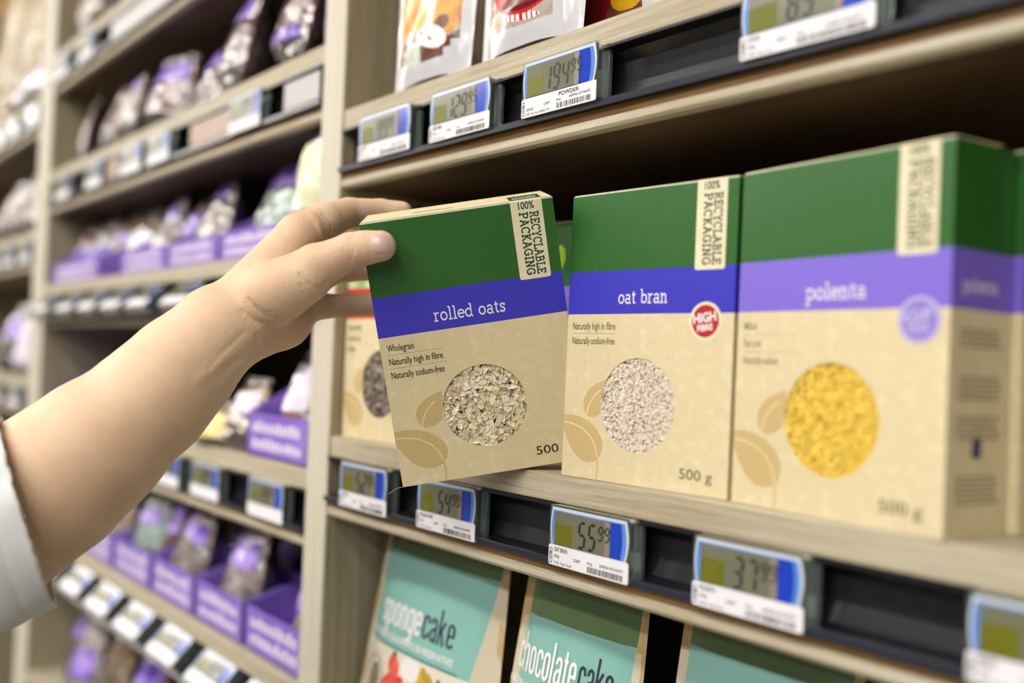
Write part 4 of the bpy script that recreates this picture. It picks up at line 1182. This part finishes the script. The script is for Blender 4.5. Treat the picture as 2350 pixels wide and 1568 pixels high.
# ------------------------------------------------------------------ the person: arm and hand, one continuous skin
HAND={'arm': [(-0.6646, 0.3015, 1.383, 0.0217), (-0.6755, 0.2835, 1.3681, 0.0287), (-0.6814, 0.2763, 1.3619, 0.0302), (-0.6915, 0.2565, 1.3361, 0.0361), (-0.697, 0.2375, 1.3127, 0.0391), (-0.7082, 0.2052, 1.2801, 0.0452), (-0.7178, 0.1811, 1.256, 0.0488), (-0.7319, 0.153, 1.2312, 0.0509), (-0.7594, 0.0959, 1.189, 0.0512)], 'palm1': [(-0.6704, 0.3003, 1.393, 0.0237), (-0.6759, 0.3337, 1.4371, 0.0161)], 'palm2': [(-0.6759, 0.3066, 1.3836, 0.0227), (-0.6868, 0.3478, 1.4222, 0.0159)], 'palm3': [(-0.6874, 0.3166, 1.3716, 0.0193), (-0.6961, 0.3528, 1.4021, 0.0127)], 'palm4': [(-0.678, 0.3078, 1.3641, 0.0177), (-0.6834, 0.3296, 1.3716, 0.0162), (-0.6922, 0.3502, 1.3841, 0.0126)], 'index': [(-0.6759, 0.3337, 1.4371, 0.0161), (-0.6812, 0.3571, 1.4507, 0.0139), (-0.692, 0.3833, 1.4616, 0.0116), (-0.6887, 0.4097, 1.4653, 0.0101), (-0.6815, 0.4252, 1.4658, 0.0091)], 'middle': [(-0.6868, 0.3478, 1.4222, 0.0152), (-0.7077, 0.3932, 1.439, 0.0112), (-0.7028, 0.4185, 1.4413, 0.0103), (-0.6906, 0.4339, 1.4399, 0.0092)], 'ring': [(-0.6949, 0.3543, 1.4045, 0.0127), (-0.7062, 0.3798, 1.416, 0.0104), (-0.7057, 0.3931, 1.4185, 0.0101), (-0.7031, 0.4156, 1.4211, 0.0099), (-0.6926, 0.4319, 1.4206, 0.0092)], 'pinky': [(-0.692, 0.3504, 1.3851, 0.0126), (-0.6984, 0.3712, 1.3872, 0.0095), (-0.6984, 0.3904, 1.3895, 0.0093), (-0.6942, 0.4117, 1.3912, 0.0091), (-0.6854, 0.4226, 1.3914, 0.0084)], 'indexpad': [(-0.6717, 0.3421, 1.4416, 0.013), (-0.672, 0.3497, 1.4438, 0.0088)], 'thenar': [(-0.6462, 0.3018, 1.3912, 0.0219), (-0.629, 0.3166, 1.4014, 0.0175)], 'thumb': [(-0.6425, 0.3064, 1.3938, 0.0213), (-0.6274, 0.3247, 1.4106, 0.0158), (-0.6186, 0.334, 1.417, 0.0127), (-0.611, 0.3418, 1.4225, 0.012), (-0.6041, 0.3487, 1.4246, 0.0112), (-0.5966, 0.3564, 1.4261, 0.0109)], 'ridge1': [(-0.6495, 0.2921, 1.3676, 0.0021), (-0.6549, 0.2762, 1.3503, 0.0024), (-0.657, 0.255, 1.3303, 0.0018)], 'ridge2': [(-0.6569, 0.299, 1.3612, 0.0021), (-0.6596, 0.2834, 1.3417, 0.0024), (-0.6621, 0.2679, 1.3256, 0.0015)]}
CREASES=[[(-0.6405, 0.3182, 1.4045, 0.001), (-0.6375, 0.3221, 1.3992, 0.001), (-0.6339, 0.3268, 1.3957, 0.001), (-0.6301, 0.3315, 1.3966, 0.001), (-0.6282, 0.3337, 1.4013, 0.001)], [(-0.64, 0.319, 1.3975, 0.0007), (-0.6369, 0.323, 1.3937, 0.0007), (-0.6331, 0.3279, 1.3921, 0.0007), (-0.63, 0.3316, 1.3941, 0.0007)], [(-0.6388, 0.3207, 1.3923, 0.0006), (-0.6357, 0.3246, 1.3895, 0.0006), (-0.6323, 0.329, 1.3891, 0.0006)], [(-0.6625, 0.2912, 1.386, 0.0008), (-0.6599, 0.2946, 1.38, 0.0008), (-0.6559, 0.2998, 1.3754, 0.0008), (-0.6513, 0.3057, 1.3729, 0.0008), (-0.6465, 0.3117, 1.3729, 0.0008), (-0.6433, 0.3156, 1.3755, 0.0008)], [(-0.6594, 0.2953, 1.3813, 0.0006), (-0.6567, 0.2988, 1.3778, 0.0006), (-0.6528, 0.3036, 1.3762, 0.0006)], [(-0.6655, 0.2877, 1.3784, 0.0007), (-0.6618, 0.2925, 1.3725, 0.0007), (-0.6574, 0.2982, 1.3698, 0.0007), (-0.652, 0.3049, 1.3701, 0.0007)], [(-0.6592, 0.2961, 1.3617, 0.0006), (-0.6588, 0.2968, 1.3565, 0.0006), (-0.6583, 0.2975, 1.351, 0.0006)], [(-0.657, 0.2986, 1.3698, 0.0005), (-0.6522, 0.3047, 1.367, 0.0005), (-0.6474, 0.3107, 1.3673, 0.0005)], [(-0.6178, 0.3457, 1.4341, 0.0004), (-0.617, 0.3469, 1.4292, 0.0004), (-0.6169, 0.3471, 1.4243, 0.0004), (-0.6176, 0.3464, 1.4194, 0.0004), (-0.6189, 0.3449, 1.415, 0.0004)], [(-0.6195, 0.3436, 1.4334, 0.0003), (-0.6189, 0.3446, 1.4279, 0.0003), (-0.619, 0.3446, 1.4224, 0.0003), (-0.6199, 0.3436, 1.4174, 0.0003)], [(-0.6212, 0.3416, 1.4302, 0.0003), (-0.6207, 0.3423, 1.4253, 0.0003), (-0.6211, 0.342, 1.4204, 0.0003)], [(-0.6187, 0.3437, 1.4591, 0.0006), (-0.6172, 0.3458, 1.4537, 0.0006), (-0.6177, 0.3454, 1.4476, 0.0006), (-0.6188, 0.3441, 1.4438, 0.0006)], [(-0.6305, 0.3293, 1.448, 0.0007), (-0.6274, 0.3333, 1.4442, 0.0007), (-0.6264, 0.3347, 1.4391, 0.0007), (-0.6277, 0.3334, 1.4319, 0.0007)], [(-0.6354, 0.3234, 1.4416, 0.0005), (-0.6331, 0.3265, 1.4362, 0.0005), (-0.6321, 0.3279, 1.4307, 0.0005)], [(-0.6646, 0.2893, 1.3638, 0.0004), (-0.6721, 0.2803, 1.3511, 0.0004), (-0.6796, 0.2713, 1.3368, 0.0004)], [(-0.6379, 0.3226, 1.3701, 0.0005), (-0.6345, 0.3267, 1.3755, 0.0005), (-0.6313, 0.3304, 1.3824, 0.0005)]]
SLEEVE=((-0.7151, 0.1658, 1.238), (0.1893, 0.2669, -0.9449), (0.9571, -0.2651, 0.1169), (-0.5711, -0.7019, -0.4257), 0.0658)
NAIL=((-0.5821, 0.3497, 1.4271), (-0.5798, 0.3582, 1.429), (-0.5857, 0.3522, 1.4336), (-0.5837, 0.352, 1.4203), (-0.5855, 0.3439, 1.4256))

def build_field(h):
    lo = np.array([-.80, .08, 1.16]); hi = np.array([-.565, .455, 1.49])
    n = np.ceil((hi - lo) / h).astype(int) + 1
    return lo, n
def hand_mesh(h=.00125):
    lo, n = build_field(h)
    BIG = 1.0
    def cone_d(P, a, b):
        pa = P - np.array(a[:3]); ba = np.array(b[:3]) - np.array(a[:3])
        t = np.clip((pa @ ba) / (ba @ ba), 0, 1)
        return np.linalg.norm(pa - t[..., None] * ba, axis=-1) - (a[3] + (b[3] - a[3]) * t)
    def block(pts, mg):
        p = np.array([q[:3] for q in pts]); r = max(q[3] for q in pts) + mg
        i0 = np.maximum(((p.min(0) - r - lo) / h).astype(int), 0)
        i1 = np.minimum(((p.max(0) + r - lo) / h).astype(int) + 2, n)
        if np.any(i1 <= i0): return None
        ax = [lo[k] + h * np.arange(i0[k], i1[k]) for k in range(3)]
        G = np.stack(np.meshgrid(*ax, indexing='ij'), -1).astype(np.float32)
        return tuple(slice(i0[k], i1[k]) for k in range(3)), G
    def smin(a, b, k):
        hh = np.clip(.5 + .5 * (b - a) / k, 0, 1)
        return b + (a - b) * hh - k * hh * (1 - hh)
    def chainfield(names, k):
        Fd = np.full(tuple(n), BIG, np.float32)
        for nm in names:
            c = HAND[nm]
            for a, b in zip(c[:-1], c[1:]):
                bl = block([a, b], .012)
                if bl is None: continue
                s, G = bl
                d = cone_d(G, a, b).astype(np.float32)
                Fd[s] = smin(Fd[s], d, k)
        return Fd
    F_ = chainfield(['arm', 'palm1', 'palm2', 'palm3', 'palm4'], .010)
    for nm, k in (('index', .004), ('indexpad', .003), ('middle', .0025), ('ring', .002), ('pinky', .002), ('thenar', .008), ('thumb', .004)):
        Fc = chainfield([nm], .002 if nm != 'thumb' else .004)
        F_ = smin(F_, Fc, k)
    for nm in ('ridge1', 'ridge2'):
        for a, b in zip(HAND[nm][:-1], HAND[nm][1:]):
            bl = block([a, b], .012)
            if bl is None: continue
            s, G = bl
            F_[s] = smin(F_[s], cone_d(G, a, b).astype(np.float32), .006)
    return F_, lo, n, cone_d, block
def surface_nets(F_, lo, h):
    ins = F_ < 0
    nx, ny, nz = F_.shape
    c = np.zeros((nx - 1, ny - 1, nz - 1), np.uint8)
    for dx in (0, 1):
        for dy in (0, 1):
            for dz in (0, 1):
                c += ins[dx:nx - 1 + dx, dy:ny - 1 + dy, dz:nz - 1 + dz]
    act = (c > 0) & (c < 8)
    idx = np.argwhere(act)
    ids = -np.ones(act.shape, np.int32)
    ids[tuple(idx.T)] = np.arange(len(idx))
    acc = np.zeros((len(idx), 3)); cnt = np.zeros(len(idx))
    corners = [(0, 0, 0), (1, 0, 0), (0, 1, 0), (1, 1, 0), (0, 0, 1), (1, 0, 1), (0, 1, 1), (1, 1, 1)]
    vals = [F_[idx[:, 0] + a, idx[:, 1] + b, idx[:, 2] + c2] for a, b, c2 in corners]
    for i in range(8):
        for j in range(i + 1, 8):
            d = [abs(corners[i][k] - corners[j][k]) for k in range(3)]
            if sum(d) != 1: continue
            m = (vals[i] < 0) != (vals[j] < 0)
            t = np.where(m, vals[i] / np.where(m, vals[i] - vals[j], 1), 0)
            p = np.array(corners[i]) + t[:, None] * (np.array(corners[j]) - np.array(corners[i]))
            acc[m] += p[m]; cnt[m] += 1
    V = lo + h * (idx + acc / cnt[:, None])
    faces = []
    for ax in range(3):
        sl0 = [slice(None)] * 3; sl1 = [slice(None)] * 3
        sl0[ax] = slice(0, -1); sl1[ax] = slice(1, None)
        a = ins[tuple(sl0)]; b = ins[tuple(sl1)]
        e = np.argwhere(a != b)
        o1, o2 = (ax + 1) % 3, (ax + 2) % 3
        e = e[(e[:, o1] > 0) & (e[:, o2] > 0)]
        e = e[(e[:, o1] < F_.shape[o1] - 1) & (e[:, o2] < F_.shape[o2] - 1)]
        s = a[tuple(e.T)]
        q = []
        for d1, d2 in ((0, 0), (-1, 0), (-1, -1), (0, -1)):
            k = e.copy(); k[:, o1] += d1; k[:, o2] += d2
            q.append(ids[tuple(k.T)])
        q = np.stack(q, 1)
        q[~s] = q[~s][:, ::-1]
        faces.append(q)
    return V, np.concatenate(faces)
H_ = .0011
F_, lo_, n_, cone_d, block = hand_mesh(H_)
def snap(p):
    # slide a crease point along its sight line until it meets the skin
    q = np.array(p[:3]); d = q - np.array(CAM[:]); d /= np.linalg.norm(d)
    for k in np.arange(-.045, .06, .0003):
        w = ((q + d * k - lo_) / H_)
        i = np.round(w).astype(int)
        if np.all(i >= 0) and np.all(i < np.array(F_.shape)) and F_[tuple(i)] < 0:
            return tuple(q + d * k) + (p[3],)
    return tuple(p)
CARVE = np.zeros_like(F_)
for cr in CREASES:
    dense = []
    for a, b in zip(cr[:-1], cr[1:]):
        for t_ in (0, .25, .5, .75): dense.append(tuple(np.array(a) * (1 - t_) + np.array(b) * t_))
    dense.append(cr[-1])
    cr = np.array([snap(p) for p in dense])
    for _ in range(4):
        cr[1:-1] = (cr[:-2] + 2 * cr[1:-1] + cr[2:]) / 4
    cr = [tuple(p) for p in cr]
    for a, b in zip(cr[:-1], cr[1:]):
        bl = block([a, b], .006)
        if bl is None: continue
        s, G = bl
        d = cone_d(G, a, b)
        dl = np.maximum(d + a[3], 0)
        amt = 1.55 * a[3] * np.exp(-dl ** 2 / (.0015 ** 2))
        CARVE[s] = np.maximum(CARVE[s], amt).astype(np.float32)
F_ = F_ + CARVE
VV, FF = surface_nets(F_, lo_, H_)
lab_ = np.arange(len(VV))
while True:                                      # keep only the largest connected piece
    mn = lab_[FF].min(1)
    new = lab_.copy()
    for c_ in range(4): np.minimum.at(new, FF[:, c_], mn)
    new = new[new]
    if np.array_equal(new, lab_): break
    lab_ = new
u_, c_ = np.unique(lab_, return_counts=True)
keep = lab_ == u_[c_.argmax()]
FF = FF[keep[FF[:, 0]]]
mp_ = np.cumsum(keep) - 1
FF = mp_[FF]; VV = VV[keep]
me = bpy.data.meshes.new('person')
me.vertices.add(len(VV)); me.vertices.foreach_set('co', VV.astype(np.float32).ravel())
me.loops.add(len(FF) * 4); me.loops.foreach_set('vertex_index', FF.astype(np.int32).ravel())
me.polygons.add(len(FF)); me.polygons.foreach_set('loop_start', np.arange(0, len(FF) * 4, 4, dtype=np.int32))
me.polygons.foreach_set('loop_total', np.full(len(FF), 4, dtype=np.int32))
me.polygons.foreach_set('use_smooth', np.ones(len(FF), bool))
me.update(calc_edges=True); me.validate()
me.materials.append(M_SKIN)
person = bpy.data.objects.new('person', me)
COL.objects.link(person)
sm = person.modifiers.new('smooth', 'SMOOTH'); sm.iterations = 3; sm.factor = .5
tag(person, 'person reaching in from the left, bare forearm, hand gripping the rolled oats box, white sleeve', 'person')
# thumbnail laid on the thumb
bvh = BVHTree.FromPolygons([Vector(v) for v in VV], [tuple(int(i) for i in f) for f in FF])
nc, nr, nu_, nd, nl = [Vector(p) for p in NAIL]
axr = (nr - nl) * .5; axu = (nu_ - nd) * .5
axr = axr.normalized() * .0078; axu = (axu - axu.project(axr)).normalized() * .0072
vd = (Vector((-.78, .62, .0)))
nm_ = axr.cross(axu).normalized()
if nm_.dot(CAM - nc) < 0: nm_ = -nm_
nm_ = (nm_ * .4 + (CAM - nc).normalized() * .6).normalized()
mb = MB(); NN = 20; grid = {}
for j in range(NN + 1):
    for i in range(NN + 1):
        a, b = 2 * i / NN - 1, 2 * j / NN - 1
        # squircle outline, straighter at the root
        x = a * math.sqrt(max(0, 1 - b * b * .42)); y = b * math.sqrt(max(0, 1 - a * a * (.30 if a > 0 else .22)))
        p0 = nc + axr * x + axu * y + nm_ * .03
        hit = bvh.ray_cast(p0, -nm_)
        if hit[0] is None: continue
        edge = max(abs(a), abs(b))
        off = .00055 - .0007 * max(0, edge - .86) / .14
        grid[(i, j)] = len(mb.v); mb.v.append(tuple(hit[0] + hit[1] * 0 + nm_ * off))
for j in range(NN):
    for i in range(NN):
        k = [(i, j), (i + 1, j), (i + 1, j + 1), (i, j + 1)]
        if all(q in grid for q in k):
            mb.f.append(tuple(grid[q] for q in k)); mb.m.append(1 if i >= NN - 3 else 0); mb.sm.append(True)
mb.build('thumbnail', [M_NAIL, M_NAILTIP], person)
# sleeve
sc_, e1, e2, ax_, sr = [Vector(q) if isinstance(q, tuple) else q for q in SLEEVE]
mb = MB(); NU, NV = 120, 120
rnd = random.Random(3)
def slv(i, j, inner=0.0):
    a = 2 * math.pi * i / NU; s = j / NV
    L_ = s * .30
    r = sr * (1 + .10 * s) + .0040 * math.sin(2 * a + 6 * s) * s + .0016 * math.sin(5 * a - 9 * s + 1) * min(1, s * 5) + .0008 * math.sin(9 * a + 15 * s + 2 * math.sin(3 * a))
    r -= inner
    if .055 < s < .075: r -= .0006
    fr = rnd.uniform(-.0008, .0012) if j == 0 else 0
    return tuple(sc_ + e1 * (r * math.cos(a)) + e2 * (r * .98 * math.sin(a)) + ax_ * (L_ + fr))
for inner in (0.0, .0012):
    V = [slv(i, j, inner) for j in range(NV + 1) for i in range(NU)]
    F2 = [(j * NU + i, j * NU + (i + 1) % NU, (j + 1) * NU + (i + 1) % NU, (j + 1) * NU + i) for j in range(NV) for i in range(NU)]
    mb.add(V, F2 if inner else [f[::-1] for f in F2], 0, True)
o0 = (NV + 1) * NU
mb.f += [(i, (i + 1) % NU, o0 + (i + 1) % NU, o0 + i) for i in range(NU)]; mb.m += [0] * NU; mb.sm += [True] * NU
# frayed threads at the hem
for k in range(150):
    a = rnd.uniform(0, 2 * math.pi)
    p = sc_ + e1 * (sr * math.cos(a)) + e2 * (sr * .98 * math.sin(a))
    d = (-ax_ * rnd.uniform(.3, 1) + (e1 * math.cos(a) + e2 * math.sin(a)) * rnd.uniform(-.2, .8)).normalized()
    q = p + d * rnd.uniform(.001, .0035)
    w = Vector((rnd.uniform(-1, 1), rnd.uniform(-1, 1), rnd.uniform(-1, 1))).normalized() * .00018
    w2 = d.cross(w).normalized() * .00018
    mb.add([p + w, p + w2, p - w, q], [(0, 1, 3), (1, 2, 3), (2, 0, 3)], 0)
mb.build('sleeve', M_CLOTH, person)

# thin loose thread hanging off the lower left corner of the tilted box
pts = [Vector(p) for p in ((-0.6214, 0.3997, 1.2543), (-0.6238, 0.3967, 1.2535), (-0.6262, 0.3938, 1.2514), (-0.6282, 0.3914, 1.2487))]
mb = MB()
for a, b in zip(pts[:-1], pts[1:]):
    d = (b - a).normalized(); u = d.orthogonal().normalized() * .00022; w = d.cross(u)
    V = [q + u * math.cos(t) + w * math.sin(t) for q in (a, b) for t in (0, 2.094, 4.189)]
    mb.add(V, [(0, 1, 4, 3), (1, 2, 5, 4), (2, 0, 3, 5)], 0, True)
tag(mb.build('loose_thread', mat('grey_thread', (170, 160, 145), .6)), 'thin pale thread hanging from the lower left corner of the rolled oats box', 'thread')
